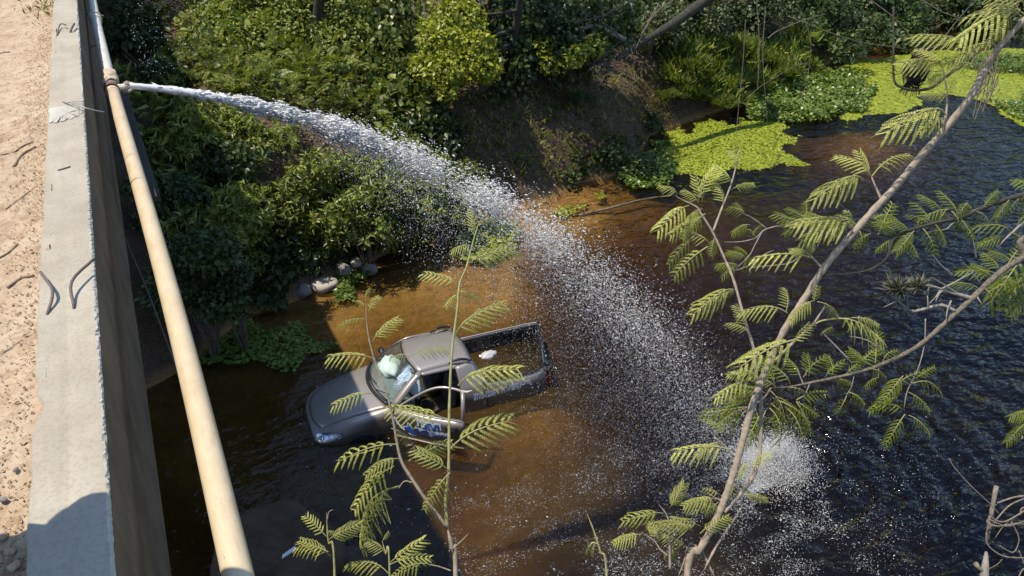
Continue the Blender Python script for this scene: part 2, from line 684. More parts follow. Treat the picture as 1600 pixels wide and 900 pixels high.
rows = kerb_mesh()
g = Geo().grid([[p for p in r[:17]] for r in rows])
kerb = g.build("kerb", M['kerb'], bridge, smooth=False)
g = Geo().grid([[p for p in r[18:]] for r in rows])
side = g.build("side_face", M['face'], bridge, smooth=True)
g = Geo().grid([[r[16], r[17], r[18]] for r in rows])
edge = g.build("chipped_edge", M['chip'], bridge)
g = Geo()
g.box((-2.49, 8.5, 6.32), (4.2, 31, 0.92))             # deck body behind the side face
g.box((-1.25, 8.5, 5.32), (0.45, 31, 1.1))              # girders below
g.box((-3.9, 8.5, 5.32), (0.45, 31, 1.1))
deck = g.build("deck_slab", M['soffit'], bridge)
g = Geo().box((-4.72, 8.5, 6.4), (0.24, 31, 1.05))
g.build("kerb", M['kerb'], bridge)
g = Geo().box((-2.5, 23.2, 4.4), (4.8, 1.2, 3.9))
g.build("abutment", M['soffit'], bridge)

# rusty bars left in the kerb top: points are (photo u, v, height above the kerb)
def kp(u, v, h=0.0):
    return at_level(u, v, KZ + h)


BARS = [
    ([(74, 492, 0.0), (82, 455, .035), (63, 425, .04)], 0.0065),
    ([(116, 482, 0.0), (112, 440, .045), (147, 404, .05)], 0.0065),
    ([(89, 56, 0.0), (94, 38, .03), (103, 39, .035)], 0.006),
    ([(110, 51, 0.0), (112, 44, .03), (116, 37, .04)], 0.009),
]
for pts, r in BARS:
    P = catmull([kp(*q) for q in pts], 9)
    Geo().tube(P, r, 7).build("rebar", M['rebar'], bridge, smooth=True)
P = catmull([kp(98, 159, .004), (kp(112, 163, .02)), kp(128, 167, .03), kp(150, 173, 0.0), kp(163, 175, -.02)], 14)
Geo().tube(P, 0.0042, 6).build("tie_wire", M['wire'], bridge, smooth=True)
P = catmull([kp(100, 160, .01), kp(115, 159, .016), kp(131, 158, .02)], 8)
Geo().tube(P, 0.0035, 6).build("tie_wire", M['wire'], bridge, smooth=True)
rnd = random.Random(4)
P0 = kp(76, 167), kp(130, 167), kp(131, 176), kp(120, 183), kp(108, 186), kp(92, 190), kp(78, 192)
out_ = []
for i in range(len(P0)):
    a_, b_ = np.array(P0[i]), np.array(P0[(i + 1) % len(P0)])
    for q in range(6):
        p = a_ + (b_ - a_) * q / 6
        out_.append((min(KX1 - .035, max(KX0 + .006, p[0] + rnd.uniform(-.006, .006))), p[1] + rnd.uniform(-.03, .03), KZ + .004))
cen = np.mean(np.array(out_), 0)
g = Geo()
n_ = len(out_)
mid_ = [tuple(cen + (np.array(p) - cen) * .6 + np.array([0, 0, .006 + rnd.uniform(0, .006)])) for p in out_]
g.add(out_ + mid_ + [tuple(cen + np.array([0, 0, .008]))], [(i, (i + 1) % n_, n_ + (i + 1) % n_, n_ + i) for i in range(n_)] + [(n_ + i, n_ + (i + 1) % n_, 2 * n_) for i in range(n_)])
g.build("broken_mortar", M['chip'], bridge)
g = Geo()
for k in range(14):                                     # crumbs round the pale broken patch
    u, v = rnd.uniform(80, 128), rnd.uniform(164, 196)
    p = kp(u, v, 0.003)
    s_ = rnd.uniform(.003, .010)
    g.box(p, (s_, s_ * rnd.uniform(.8, 2.2), s_ * .6), Matrix.Rotation(rnd.uniform(0, 3), 3, 'Z') @ Matrix.Rotation(rnd.uniform(-.5, .5), 3, 'X'))
tag(g.build("mortar_crumb", M['chip'], bridge), kind="stuff")
Geo().tube([kp(90, 266, .003), kp(100, 263, .004), kp(110, 260, .003)], .004, 5).build("nail", M['rebar'], bridge)
P = [at_level(195, 372, 5.80), at_level(230, 455, 5.90), at_level(264, 545, 6.05), at_level(300, 640, 6.30)]
cab = Geo().tube(catmull(P, 12), 0.006, 6).build("cable", M['cable'], None, smooth=True)
tag(cab, "thin dark cable hanging below the beige pipe beside the bridge", "cable")
plank = Geo()
P = [at_level(190, 145, 6.1), at_level(210, 215, 6.1), at_level(240, 312, 6.1)]
d_ = (P[2] - P[0]) / np.linalg.norm(P[2] - P[0])
plank.box((P[0] + P[2]) / 2, (.10, float(np.linalg.norm(P[2] - P[0])), .05), Matrix.Rotation(math.atan2(d_[1], d_[0]) - PI / 2, 3, 'Z'))
tag(plank.build("plank", M['soffit'], None, bevel=.006), "dark wet plank wedged under the pipe below the leaking joint", "plank")
P = [at_level(265, 850, 5.86), at_level(268, 870, 5.9), at_level(277, 890, 5.92)]
# ------------------------------------------------------------------ road on the bridge
ry = np.concatenate([np.linspace(-7, 0.5, 16)[:-1], np.linspace(0.5, 7, 330)[:-1], np.linspace(7, 24, 130)])
rx = np.concatenate([np.linspace(-4.6, -1.6, 40)[:-1], np.linspace(-1.6, KX0 + 0.04, 90)])
RX, RY = np.meshgrid(rx, ry)
edge_ = np.exp((RX - KX0) / 0.16)
RZ = KZ - 0.085 + 0.05 * edge_ + 0.035 * fbm(RX * 4, RY * 4, 5) + 0.03 * edge_ * np.abs(fbm(RX * 22, RY * 16, 3))
idx = np.arange(RX.size).reshape(RX.shape)
rq = np.stack([idx[:-1, :-1], idx[:-1, 1:], idx[1:, 1:], idx[1:, :-1]], -1).reshape(-1, 4)
road = obj("road", np_mesh("road", np.stack([RX, RY, RZ], -1).reshape(-1, 3), rq, True), M['sand'])
tag(road, "sandy dirt road surface on the bridge", kind="structure")

# ------------------------------------------------------------------ pipe
PZ = 6.53
pipe = empty("water_pipe", (0, 0, 0), "long beige water pipe running along the outside of the bridge", "pipe")
PN = [(-0.09, -6.5), (-0.09, 0), (-0.093, 1.87), (-0.12, 3.83), (-0.226, 7.36)]
P = catmull([(x, y, PZ) for x, y in PN], 40)
Geo().tube(P, 0.050, 24).build("pipe_length", M['pipe'], pipe, smooth=True)
PF = [(-0.236, 7.52), (-0.262, 9.0), (-0.285, 10.45), (-0.31, 14), (-0.36, 24)]
P = catmull([(x, y, PZ) for x, y in PF], 24)
o = Geo().tube(P, 0.052, 20).build("pipe_length", M['pipe_pale'], pipe, smooth=True)
o["label"] = "whiter far length of pipe beyond the leaking joint"


def ring(c, d, r, w, mat, name):
    d = Vector(d).normalized()
    c = Vector(c)
    return Geo().tube([c - d * w / 2, c - d * w / 2 * 0.8, c + d * w / 2 * 0.8, c + d * w / 2], [r * .94, r, r, r * .94], 18).build(name, mat, pipe, smooth=False)


ring((-0.281, 10.2, PZ), (-.015, 1, 0), 0.064, 0.10, M['pipe_pale'], "coupling")
ring((-0.283, 10.32, PZ), (-.015, 1, 0), 0.072, 0.03, M['fitting'], "coupling")
g = Geo().box((-0.215, 10.3, PZ + 0.01), (.05, .03, .02)).box((-0.35, 10.45, PZ + .02), (.03, .2, .012), Matrix.Rotation(.5, 3, 'Z'))
g.build("clamp_bolt", M['rust'], pipe)
for yb in (1.2, 5.25):
    xb = float(np.interp(yb, [0, 1.87, 3.83, 7.4], [-.09, -.093, -.12, -.228]))
    ring((xb, yb, PZ), (-.02, 1, 0), .0515, .006, M['rust'], "seam")
# the joint that bursts: a strap lashed over it, a rusty clamp, a broken branch fitting
g = Geo()
rows = []
for i, t in enumerate(np.linspace(-1, 1, 11)):
    y = 7.70 + t * 0.16 + 0.02 * math.sin(i * 2)
    r = []
    for a in np.linspace(-0.35, 1.0, 12):
        ang = PI * (0.5 - a * 0.75)
        rad = 0.066 + 0.006 * math.sin(a * 9 + i) + (0.03 * max(0, a - .3) * (1 - abs(t)))
        r.append((-0.243 + rad * math.cos(ang), y + 0.10 * a, PZ + rad * math.sin(ang)))
    rows.append(r)
g.grid(rows).build("strap", M['rag'], pipe, smooth=True, thick=0.006)
ring((-0.233, 7.46, PZ), (-.03, 1, 0), 0.063, 0.07, M['rust'], "clamp")
ring((-0.228, 7.36, PZ), (-.03, 1, 0), 0.056, 0.05, M['pipe'], "pipe_collar")
g = Geo()
g.tube([(-0.20, 7.47, PZ + .0), (-0.12, 7.46, PZ - .0)], [0.034, 0.03], 12)
rnd = random.Random(11)
for k in range(9):
    a = rnd.uniform(0, 6.28)
    g.box((-0.12 + rnd.uniform(-.01, .05), 7.46 + .034 * math.cos(a), PZ + .034 * math.sin(a)), (.05, .022, .016),
          Matrix.Rotation(rnd.uniform(-.5, .5), 3, 'Y') @ Matrix.Rotation(a, 3, 'X'))
g.build("broken_branch_fitting", M['fitting'], pipe)
JET0 = np.array([-0.09, 7.455, PZ + 0.01])
for yb in (9.4, 14.0):                             # iron brackets that carry the pipe
    xb = float(np.interp(yb, [0, 3.83, 7.4, 10.4, 14, 24], [-.09, -.12, -.23, -.285, -.31, -.36]))
    Geo().tube([(KX1 + .002, yb, PZ - .10), (xb, yb, PZ - .064), (xb + .05, yb, PZ - .03)], .006, 6).build("bracket", M['rust'], pipe)

# ================================================================== the sunken pickup
def mat_paint():
    k = Nodes("grey brown metallic paint")
    dirt = k.noise(3.5, 6, 0.65)
    spk = k.noise(400, 2)
    c = k.ramp(spk, [(0.4, (0.27, 0.235, 0.205)), (0.6, (0.345, 0.302, 0.265))])
    c = k.mix(k.ramp(dirt, [(0.5, (0, 0, 0)), (0.75, (0.45,) * 3)]), c, (0.27, 0.225, 0.175))
    # painted shade: steep sides darkened up to the belt line
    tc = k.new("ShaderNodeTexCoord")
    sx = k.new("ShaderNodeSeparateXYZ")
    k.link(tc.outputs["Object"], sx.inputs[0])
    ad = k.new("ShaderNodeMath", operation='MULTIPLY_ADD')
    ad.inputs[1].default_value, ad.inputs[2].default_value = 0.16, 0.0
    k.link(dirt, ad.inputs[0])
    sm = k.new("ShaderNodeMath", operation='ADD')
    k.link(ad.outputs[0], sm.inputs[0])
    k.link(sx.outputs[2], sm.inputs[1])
    gn = k.new("ShaderNodeNewGeometry")                # keeps the painted shade off flat panels such as the bonnet
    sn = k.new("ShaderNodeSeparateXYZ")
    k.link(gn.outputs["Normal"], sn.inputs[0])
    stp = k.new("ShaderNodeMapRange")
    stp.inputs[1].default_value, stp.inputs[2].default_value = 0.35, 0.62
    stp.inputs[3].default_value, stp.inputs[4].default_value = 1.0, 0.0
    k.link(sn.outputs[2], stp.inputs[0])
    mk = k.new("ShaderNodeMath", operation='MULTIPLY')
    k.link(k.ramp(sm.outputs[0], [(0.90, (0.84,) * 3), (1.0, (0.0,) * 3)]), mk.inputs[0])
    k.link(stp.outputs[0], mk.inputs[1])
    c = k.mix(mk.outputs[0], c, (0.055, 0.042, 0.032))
    k.base(c, k.ramp(dirt, [(0.35, (0.30,) * 3), (0.75, (0.5,) * 3)]), 0.35, 0.6)
    k.p.inputs["Coat Weight"].default_value = 0.9
    k.p.inputs["Coat Roughness"].default_value = 0.08
    return k.m


def mat_glass(name, tint=(0.86, 0.93, 0.905), rough=0.02):
    k = Nodes(name)
    fr = k.new("ShaderNodeFresnel")
    fr.inputs["IOR"].default_value = 1.5
    gm = k.new("ShaderNodeNewGeometry")
    io = k.new("ShaderNodeMapRange")                 # same reflection from either side of the pane
    io.inputs[3].default_value, io.inputs[4].default_value = 1.5, 1 / 1.5
    k.link(gm.outputs["Backfacing"], io.inputs[0])
    k.link(io.outputs[0], fr.inputs["IOR"])
    tr = k.new("ShaderNodeBsdfTransparent")
    tr.inputs[0].default_value = (*tint, 1)
    gl = k.new("ShaderNodeBsdfGlossy")
    gl.inputs["Roughness"].default_value = rough
    df = k.new("ShaderNodeBsdfDiffuse")              # film of dried silt on the pane
    df.inputs[0].default_value = (0.55, 0.62, 0.58, 1)
    m0 = k.new("ShaderNodeMixShader")
    k.link(k.ramp(k.noise(4, 5, 0.6), [(0.35, (0.03,) * 3), (0.8, (0.16,) * 3)]), m0.inputs[0])
    k.link(tr.outputs[0], m0.inputs[1])
    k.link(df.outputs[0], m0.inputs[2])
    ms = k.new("ShaderNodeMixShader")
    k.link(fr.outputs[0], ms.inputs[0])
    k.link(m0.outputs[0], ms.inputs[1])
    k.link(gl.outputs[0], ms.inputs[2])
    k.link(ms.outputs[0], k.out.inputs[0])
    k.n.remove(k.p)
    return k.m


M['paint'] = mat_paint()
M['glass'] = mat_glass("silted windscreen glass")
M['black'] = plain("black plastic trim", (0.018, 0.018, 0.019), 0.45, vary=0.3, scale=18)
M['liner'] = plain("muddy black bed liner", (0.022, 0.02, 0.018), 0.5, vary=0.6, scale=10)
M['cabin'] = plain("dark cabin trim", (0.03, 0.03, 0.032), 0.7)
M['dash'] = plain("grey green dashboard", (0.16, 0.185, 0.175), 0.75)
M['bag'] = plain("pale airbag cloth", (0.80, 0.83, 0.76), 0.8, vary=0.1, scale=9)
M['bag2'] = plain("bluish airbag cloth", (0.60, 0.66, 0.70), 0.8, vary=0.15, scale=9)
M['seat'] = plain("wet grey seat cloth", (0.12, 0.115, 0.11), 0.85)
M['chrome'] = plain("lamp reflector", (0.7, 0.71, 0.72), 0.15, 0.9, vary=0.1)
M['lens'] = mat_glass("clear lamp lens", (0.9, 0.93, 0.95))
M['tail'] = plain("red tail lamp", (0.30, 0.03, 0.02), 0.2)
M['tyre'] = plain("tyre rubber", (0.02, 0.02, 0.02), 0.9)
M['rim'] = plain("wheel alloy", (0.4, 0.4, 0.4), 0.4, 0.7)
M['decal_white'] = plain("white decal film", (0.88, 0.88, 0.87), 0.45, vary=0.04)
M['decal_blue'] = plain("blue decal film", (0.022, 0.10, 0.42), 0.4, vary=0.12)
M['crack'] = plain("shattered glass", (0.52, 0.62, 0.72), 0.25, vary=0.3, scale=60)
M['sealant'] = plain("pale bare metal edge", (0.46, 0.41, 0.36), 0.5, 0.2)

CAR = Matrix.Translation((3.26, 9.88, -0.66)) @ Matrix.Rotation(math.radians(175.2), 4, 'Z') \
    @ Matrix.Rotation(math.radians(-0.6), 4, 'Y') @ Matrix.Rotation(math.radians(6.3), 4, 'X')
car = empty("pickup_truck", (0, 0, 0), "grey brown pickup truck sunk in the river with its door open", "pickup")
car.matrix_world = CAR

# body shell in front of the doors: sections from nose to cowl, half points (y, z)
NOSE = [
    (2.09, [(.50, .22), (.60, .40), (.585, .55), (.53, .635), (.28, .675), (0, .685)]),
    (1.98, [(.66, .20), (.735, .42), (.72, .59), (.645, .705), (.34, .745), (0, .76)]),
    (1.72, [(.76, .18), (.815, .43), (.80, .645), (.715, .79), (.37, .838), (0, .855)]),
    (1.40, [(.78, .18), (.825, .44), (.818, .68), (.745, .868), (.40, .92), (0, .938)]),
    (1.08, [(.78, .18), (.825, .45), (.822, .72), (.765, .93), (.42, .985), (0, 1.005)]),
    (0.82, [(.78, .18), (.825, .45), (.824, .74), (.772, .965), (.43, 1.02), (0, 1.04)]),
]
secs = []
for x, hp in NOSE:
    left = [(x, y, z) for y, z in hp]
    right_ = [(x, -y, z) for y, z in hp[:-1]][::-1]
    secs.append(left + right_)          # left sill ... centre ... right sill : 11 points
g = Geo().grid(secs)
# the face that closes the nose
capr = []
bul = [0.0, .035, .05, .035, 0.0]
for lv in range(3):
    y0 = NOSE[0][1][lv][0]
    z0 = NOSE[0][1][lv][1]
    capr.append([(NOSE[0][0] + bul[j] * (1 if 0 < j < 4 else 0), yy, z0) for j, yy in enumerate((y0, y0 * .55, 0, -y0 * .55, -y0))])
top = secs[0]
capr.append([top[3], top[4], top[5], top[6], top[7]])
g.grid(capr)
m = g.mesh("front_body", True)
bm = bmesh.new()
bm.from_mesh(m)
bmesh.ops.remove_doubles(bm, verts=bm.verts, dist=0.0005)
bmesh.ops.recalc_face_normals(bm, faces=bm.faces)
bmesh.ops.subdivide_edges(bm, edges=bm.edges, cuts=1, use_grid_fill=True)
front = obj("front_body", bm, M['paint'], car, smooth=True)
md = front.modifiers.new("smooth", 'SUBSURF')
md.levels = md.render_levels = 2
bpy.context.view_layer.update()
dg = bpy.context.evaluated_depsgraph_get()
ev = front.evaluated_get(dg)
front_mesh = bpy.data.meshes.new_from_object(ev)
BODY = BVHTree.FromPolygons([v.co.copy() for v in front_mesh.vertices], [tuple(p.vertices) for p in front_mesh.polygons])


def on_body(x, y, off=0.004, direction=(0, 0, -1), z=3.0):
    """point of the front body seen from above (or from the given direction), lifted off by off"""
    d = Vector(direction).normalized()
    o = Vector((x, y, z)) if direction == (0, 0, -1) else Vector((x, y, z)) - d * 2
    hit, n, _, _ = BODY.ray_cast(o, d)
    if hit is None:
        hit, n, _, _ = BODY.find_nearest(Vector((x, y, z if direction != (0, 0, -1) else .8)))
    if n.dot(d) > 0:
        n = -n
    return hit + n * off


# bonnet: a panel laid on the shell with its own shut line
def bonnet_edge(t):
    return 0.50 + 0.20 * t ** 0.8


rows = []
for i in range(19):
    t = i / 18
    x = 2.02 - 1.14 * t
    w = bonnet_edge(t)
    row = []
    for j in range(21):
        s = -1 + 2 * j / 20
        xx = x - 0.10 * (abs(s) ** 3) * (1 - t) + 0.12 * (1 - s * s) * t
        p = on_body(min(xx, 2.06), s * w, 0.009)
        row.append(p)
    rows.append(row)
skirt = lambda p: p + Vector((0, 0, -0.02))
rows = [[skirt(p) for p in rows[0]]] + rows + [[skirt(p) for p in rows[-1]]]
rows = [[skirt(r[0])] + r + [skirt(r[-1])] for r in rows]
Geo().grid(rows).build("bonnet", M['paint'], car, smooth=True)
# slot of dark shut line along the bonnet edge
for s in (-1, 1):
    P = [on_body(min(2.02 - 1.14 * t - .10 * (1 - t), 2.05), s * (bonnet_edge(t) + .007), 0.001) for t in np.linspace(0.02, 1, 24)]
    Geo().tube(P, 0.0045, 5).build("shut_line", M['black'], car)
P = [on_body(2.035 - .10 * abs(s) ** 3, s * .5, 0.001) for s in np.linspace(-1, 1, 20)]
Geo().tube(P, 0.0055, 5).build("shut_line", M['black'], car)
# grille slot and number plate on the nose
g = Geo()
for zz, hw in ((.585, .30), (.555, .30)):
    rows = []
    for k in range(13):
        y = -hw + 2 * hw * k / 12
        rows.append([on_body(2.2, y, .004, (-1, 0, 0), zz + dz) for dz in (-.009, .009)])
    g.grid(rows)
g.build("grille", M['black'], car)
g = Geo()
rows = [[on_body(2.2, y, .008, (-1, 0, 0), z) for z in (.33, .37, .41, .44)] for y in np.linspace(-.2, .2, 7)]
g.grid(rows).build("number_plate", M['chrome'], car)
bump = []
for k in range(25):
    y = -.70 + 1.40 * k / 24
    bump.append(on_body(2.3, y, .012, (-1, 0, -0.05), .50))
Geo().tube(bump, 0.012, 6).build("bumper_strip", M['black'], car, smooth=True)

# head lamps
for s in (1, -1):
    lamp = []
    n1, n2 = 13, 7
    for i in range(n1):
        t = i / (n1 - 1)                        # along the lamp: from nose to fender
        row = []
        for j in range(n2):
            q = j / (n2 - 1)
            x = 2.00 - 0.36 * t
            zc = .60 + .10 * t
            hgt = .165 * math.sin(PI * min(1, max(0, (t * .84 + .12)))) ** .7
            z = zc + hgt * (q - .5)
            row.append(on_body(x, s * (.50 + .33 * t), .010, (-.45, -s * .8, -.35), z))
        lamp.append(row)
    hl = Geo().grid(lamp).build("headlight", M['lens'], car, smooth=True)
    back = [[p + Vector((-.006, -s * .006, -.004)) for p in r] for r in lamp]
    Geo().grid(back).build("reflector", M['chrome'], hl, smooth=True)
    for tt, rr in ((3, .034), (7, .045), (10, .026)):
        c = lamp[tt][3]
        n = Vector((.45, s * .8, .35)).normalized()
        a = n.orthogonal().normalized()
        b = n.cross(a)
        ringp = [c + n * .006 + (a * math.cos(u) + b * math.sin(u)) * rr for u in np.linspace(0, 2 * PI, 17)]
        Geo().tube(ringp, .0055, 5).build("lamp_bowl", M['black'] if tt == 3 else M['chrome'], hl, smooth=True)

# front wheel arches: lip, flat black disc painted for the hollow's shade, and wheels
for s in (1, -1):
    arch = []
    for u in np.linspace(-.15, PI + .15, 19):
        arch.append(Vector((1.35 + .345 * math.cos(u), s * .828, .30 + .345 * math.sin(u))))
    Geo().tube(arch, .018, 6).build("arch_lip", M['black'], car, smooth=True)
    g = Geo()
    fan = [(1.35 + .335 * math.cos(u), s * .8285, .30 + .335 * math.sin(u)) for u in np.linspace(-.15, PI + .15, 19)]
    g.add(fan + [(1.35, s * .8285, .28)], [(i, i + 1, 19) for i in range(18)])
    g.build("well_shade_disc", M['black'], car)


def wheel(x, s):
    y = s * .74
    prof = [(.17, -.08), (.24, -.10), (.285, -.085), (.30, -.05), (.30, .05), (.285, .085), (.24, .10), (.17, .08)]
    rows = []
    for k in range(24):
        a = 2 * PI * k / 24
        rows.append([(x + r * math.cos(a), y + w, .30 + r * math.sin(a)) for r, w in prof])
    rows.append(rows[0])
    t = Geo().grid(rows).build("wheel", M['tyre'], car, smooth=True)
    g = Geo()
    for k in range(7):
        a = 2 * PI * k / 7
        g.box((x + .1 * math.cos(a), y + s * .07, .30 + .1 * math.sin(a)), (.16, .02, .045), Matrix.Rotation(-a, 3, 'Y'))
    g.build("rim", M['rim'], t)


for xx in (1.35, -1.45):
    for s in (1, -1):
        wheel(xx, s)

# floor pan and sills
g = Geo()
g.box((-.05, 0, .27), (1.9, 1.5, .06))
g.box((.2, .765, .26), (1.36, .11, .14))
g.box((.2, -.765, .26), (1.36, .11, .14))
g.box((.80, 0, .62), (.05, 1.45, .62))                     # bulkhead
g.build("floor_pan", M['cabin'], car)

# windscreen opening, pillars and roof
def ws_low(s):      # lower edge of the windscreen, s from left (+1) to right (-1)
    return Vector((1.00 - .20 * s * s, .725 * s, 1.045 - .035 * s * s))


def ws_top(s):
    return Vector((.38 - .09 * s * s, .555 * s, 1.425 - .03 * s * s))


def ws(s, t, lift=0.0):
    a, b = ws_low(s), ws_top(s)
    p = a.lerp(b, t)
    n = Vector((.40, 0, .92))
    p += n * (0.035 * math.sin(PI * t) * (1 - .3 * s * s) + lift)
    return p


rows = [[ws(s, t) for s in np.linspace(.965, -.965, 15)] for t in np.linspace(.03, .97, 11)]
wsg = Geo().grid(rows).build("windscreen", M['glass'], car, smooth=True)
tag(wsg, "cracked windscreen with silt film")
edgep = [ws(s, .02, .004) for s in np.linspace(.97, -.97, 20)] + [ws(-.97, t, .004) for t in np.linspace(.05, .97, 12)] + \
        [ws(s, .98, .004) for s in np.linspace(-.97, .97, 20)] + [ws(.97, t, .004) for t in np.linspace(.97, .05, 12)]
edgep.append(edgep[0])
Geo().tube(edgep, .010, 6).build("windscreen_seal", M['black'], car, smooth=True)
# star crack at the upper driver side
rnd = random.Random(21)
g = Geo()
for cs, ct, nray, ln in ((.74, .74, 22, .24), (.80, .5, 16, .18), (.60, .88, 10, .15)):
    for k in range(nray):
        a = 2 * PI * k / nray + rnd.uniform(-.12, .12)
        L = ln * rnd.uniform(.45, 1)
        pp = [ws(min(.95, max(-.9, cs + L * q * math.cos(a) * 1.1 + rnd.uniform(-.012, .012))), min(.96, max(.04, ct + L * q * math.sin(a) * 1.3)), .004) for q in (0.03, .4, .7, 1)]
        g.tube(pp, [.0035, .0025, .002, .001], 4, cap=False)
    for rr in (.25, .5, .75):
        pp = [ws(min(.95, cs + ln * rr * math.cos(a) * rnd.uniform(.85, 1.15)), min(.96, ct + ln * rr * math.sin(a) * 1.3), .004) for a in np.linspace(0, 2 * PI, 14)]
        g.tube(pp, .0022, 4, cap=False)
crk = g.build("crack", M['crack'], wsg)
rows = []
for i in range(6):
    r = []
    for j in range(9):
        a = 2 * PI * j / 8
        q = i / 5
        r.append(ws(.74 + .17 * q * math.cos(a) * (1 + .3 * math.sin(3 * a + 1)), min(.95, .70 + .22 * q * math.sin(a) * (1 + .3 * math.cos(2 * a))), .003 - .03 * (1 - q) * (1 + .5 * math.sin(5 * a))))
    rows.append(r)
Geo().grid(rows).build("crazed_glass", M['crack'], wsg, smooth=False)

# A pillars: from cowl to roof
def strip(pts_a, pts_b, name, mat, thick=.03, parent=car):
    return Geo().grid([[a, b] for a, b in zip(pts_a, pts_b)]).build(name, mat, parent, smooth=True, thick=thick)


DOORTOP = {}
for s in (1, -1):
    a = [ws(s * .97, t, 0.002) for t in np.linspace(-.02, 1.0, 9)]
    b = []
    for t in np.linspace(0, 1, 9):
        p = Vector((.74 - .49 * t, s * (.785 - .185 * t ** 1.2), .985 + .395 * t))
        b.append(p)
    strip(a, b, "pillar", M['paint'], .028)
# roof: crowned panel from windscreen top to the cab back
rows = []
for i in range(13):
    t = i / 12
    row = []
    for j in range(15):
        s = 1 - 2 * j / 14
        f = ws_top(s)
        back = Vector((-.62 + .04 * s * s, .565 * s, 1.435 - .035 * s * s))
        p = f.lerp(back, t)
        p.z += .040 * math.sin(PI * min(1, t * .9 + .05)) * (1 - s * s * .55) - .03 * max(0, abs(s) - .85) / .15
        row.append(p)
    rows.append(row)
roof = Geo().grid(rows).build("roof", M['paint'], car, smooth=True, thick=.02)
# roof side rails above the doors
for s in (1, -1):
    a = [rows[i][0 if s > 0 else -1] for i in range(13)]
    b = [Vector((p.x - .0, s * (.60 + .02 * math.sin(PI * i / 12)), p.z - .035 - .012 * i / 12)) for i, p in enumerate(a)]
    strip(a, b, "roof_rail", M['paint'], .03)
    # black rack end on the rear of the roof
    P = [Vector((-.22 - .075 * k, s * (.55 + .012 * k), 1.425 + .055 * math.sin(PI * min(1, k / 5 * 1.05)) ** .6)) for k in range(6)]
    Geo().tube(P, [.012, .02, .024, .024, .02, .014], 8).build("roof_rack_end", M['black'], car, smooth=True)
# cab back: panel with rear window
BK = lambda s, t: Vector((-.62 - .12 * t + .04 * s * s * (1 - t), s * (.565 + .20 * t), 1.43 - .035 * s * s * (1 - t) - .42 * t))
g = Geo()
g.grid([[BK(s, t) for s in np.linspace(1, -1, 11)] for t in (0, .08, .16)])
g.grid([[BK(s, t) for s in np.linspace(1, -1, 11)] for t in (.85, 1.0)])
g.grid([[BK(s, t) for s in (1, .93, .86)] for t in np.linspace(.15, .86, 6)])
g.grid([[BK(s, t) for s in (-.86, -.93, -1)] for t in np.linspace(.15, .86, 6)])
g.add([BK(1, 1), BK(-1, 1), (-.76, -.765, .35), (-.76, .765, .35)], [(0, 1, 2, 3)])
g.build("cab_back", M['paint'], car, smooth=True, thick=.02)
Geo().grid([[BK(s, t) + Vector((.008, 0, 0)) for s in np.linspace(.87, -.87, 9)] for t in np.linspace(.15, .87, 6)]).build("rear_window", M['black'], car, smooth=True)
P = [BK(s, .06) + Vector((-.02, 0, .004)) for s in np.linspace(.98, -.98, 12)]
Geo().tube(P, .016, 6).build("roof_edge_trim", M['black'], car, smooth=True)
P = [BK(s, 1.0) + Vector((-.03, 0, .035)) for s in np.linspace(1.0, -1.0, 8)]
Geo().tube(P, .022, 6).build("bed_header", M['sealant'], car, smooth=True)

# cab corner panels behind the doors
for s in (1, -1):
    rows = []
    for t in np.linspace(0, 1, 9):             # top to belt
        yo = .60 + .20 * t ** .8
        xf = -.31 - .02 * t
        xb = -.60 - .15 * t
        rows.append([(xf, s * (yo + .01), 1.375 - .37 * t), (xf - .05, s * (yo + .014), 1.385 - .37 * t), ((xf + xb) / 2, s * (yo + .010), 1.395 - .385 * t),
                     (xb + .06, s * (yo - .008), 1.40 - .39 * t), (xb - .005, s * (yo - .035), 1.40 - .40 * t)])
    for z in (.85, .7, .5, .2):
        rows.append([(-.33, s * .822, z), (-.39, s * .826, z), (-.53, s * .828, z), (-.68, s * .827, z), (-.76, s * .825, z)])
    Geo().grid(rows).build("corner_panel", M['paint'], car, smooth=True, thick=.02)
    P = [(-.315, s * (.60 + .20 * t ** .8 - .005), 1.37 - .37 * t) for t in np.linspace(0, 1, 7)] + [(-.33, s * .812, .5), (-.33, s * .81, .25)]
    Geo().tube(P, .017, 6).build("door_seal", M['black'], car, smooth=True)

# load bed
FAR_TOP = [(-.78, -.775, 1.055), (-1.5, -.79, 1.052), (-2.10, -.80, 1.05), (-2.34, -.79, 1.05)]
NEAR_TOP = [(-.78, .765, 1.03), (-1.2, .79, 1.0), (-1.65, .76, .985), (-1.92, .64, .99)]
ftop, ntop = catmull(FAR_TOP, 14), catmull(NEAR_TOP, 14)


def bed_side(top, s, name):
    rows = []
    for p in top:
        y = p[1]
        rows.append([(p[0], y + s * .012, .25), (p[0], y + s * .045, .55), (p[0], y + s * .042, .85), (p[0], y + s * .022, 1.0 - (1.05 - p[2])), (p[0], y, p[2]),
                     (p[0], y - s * .06, p[2]), (p[0], y - s * .075, p[2] - .03)])
    return Geo().grid(rows).build(name, M['paint'], car, smooth=True)


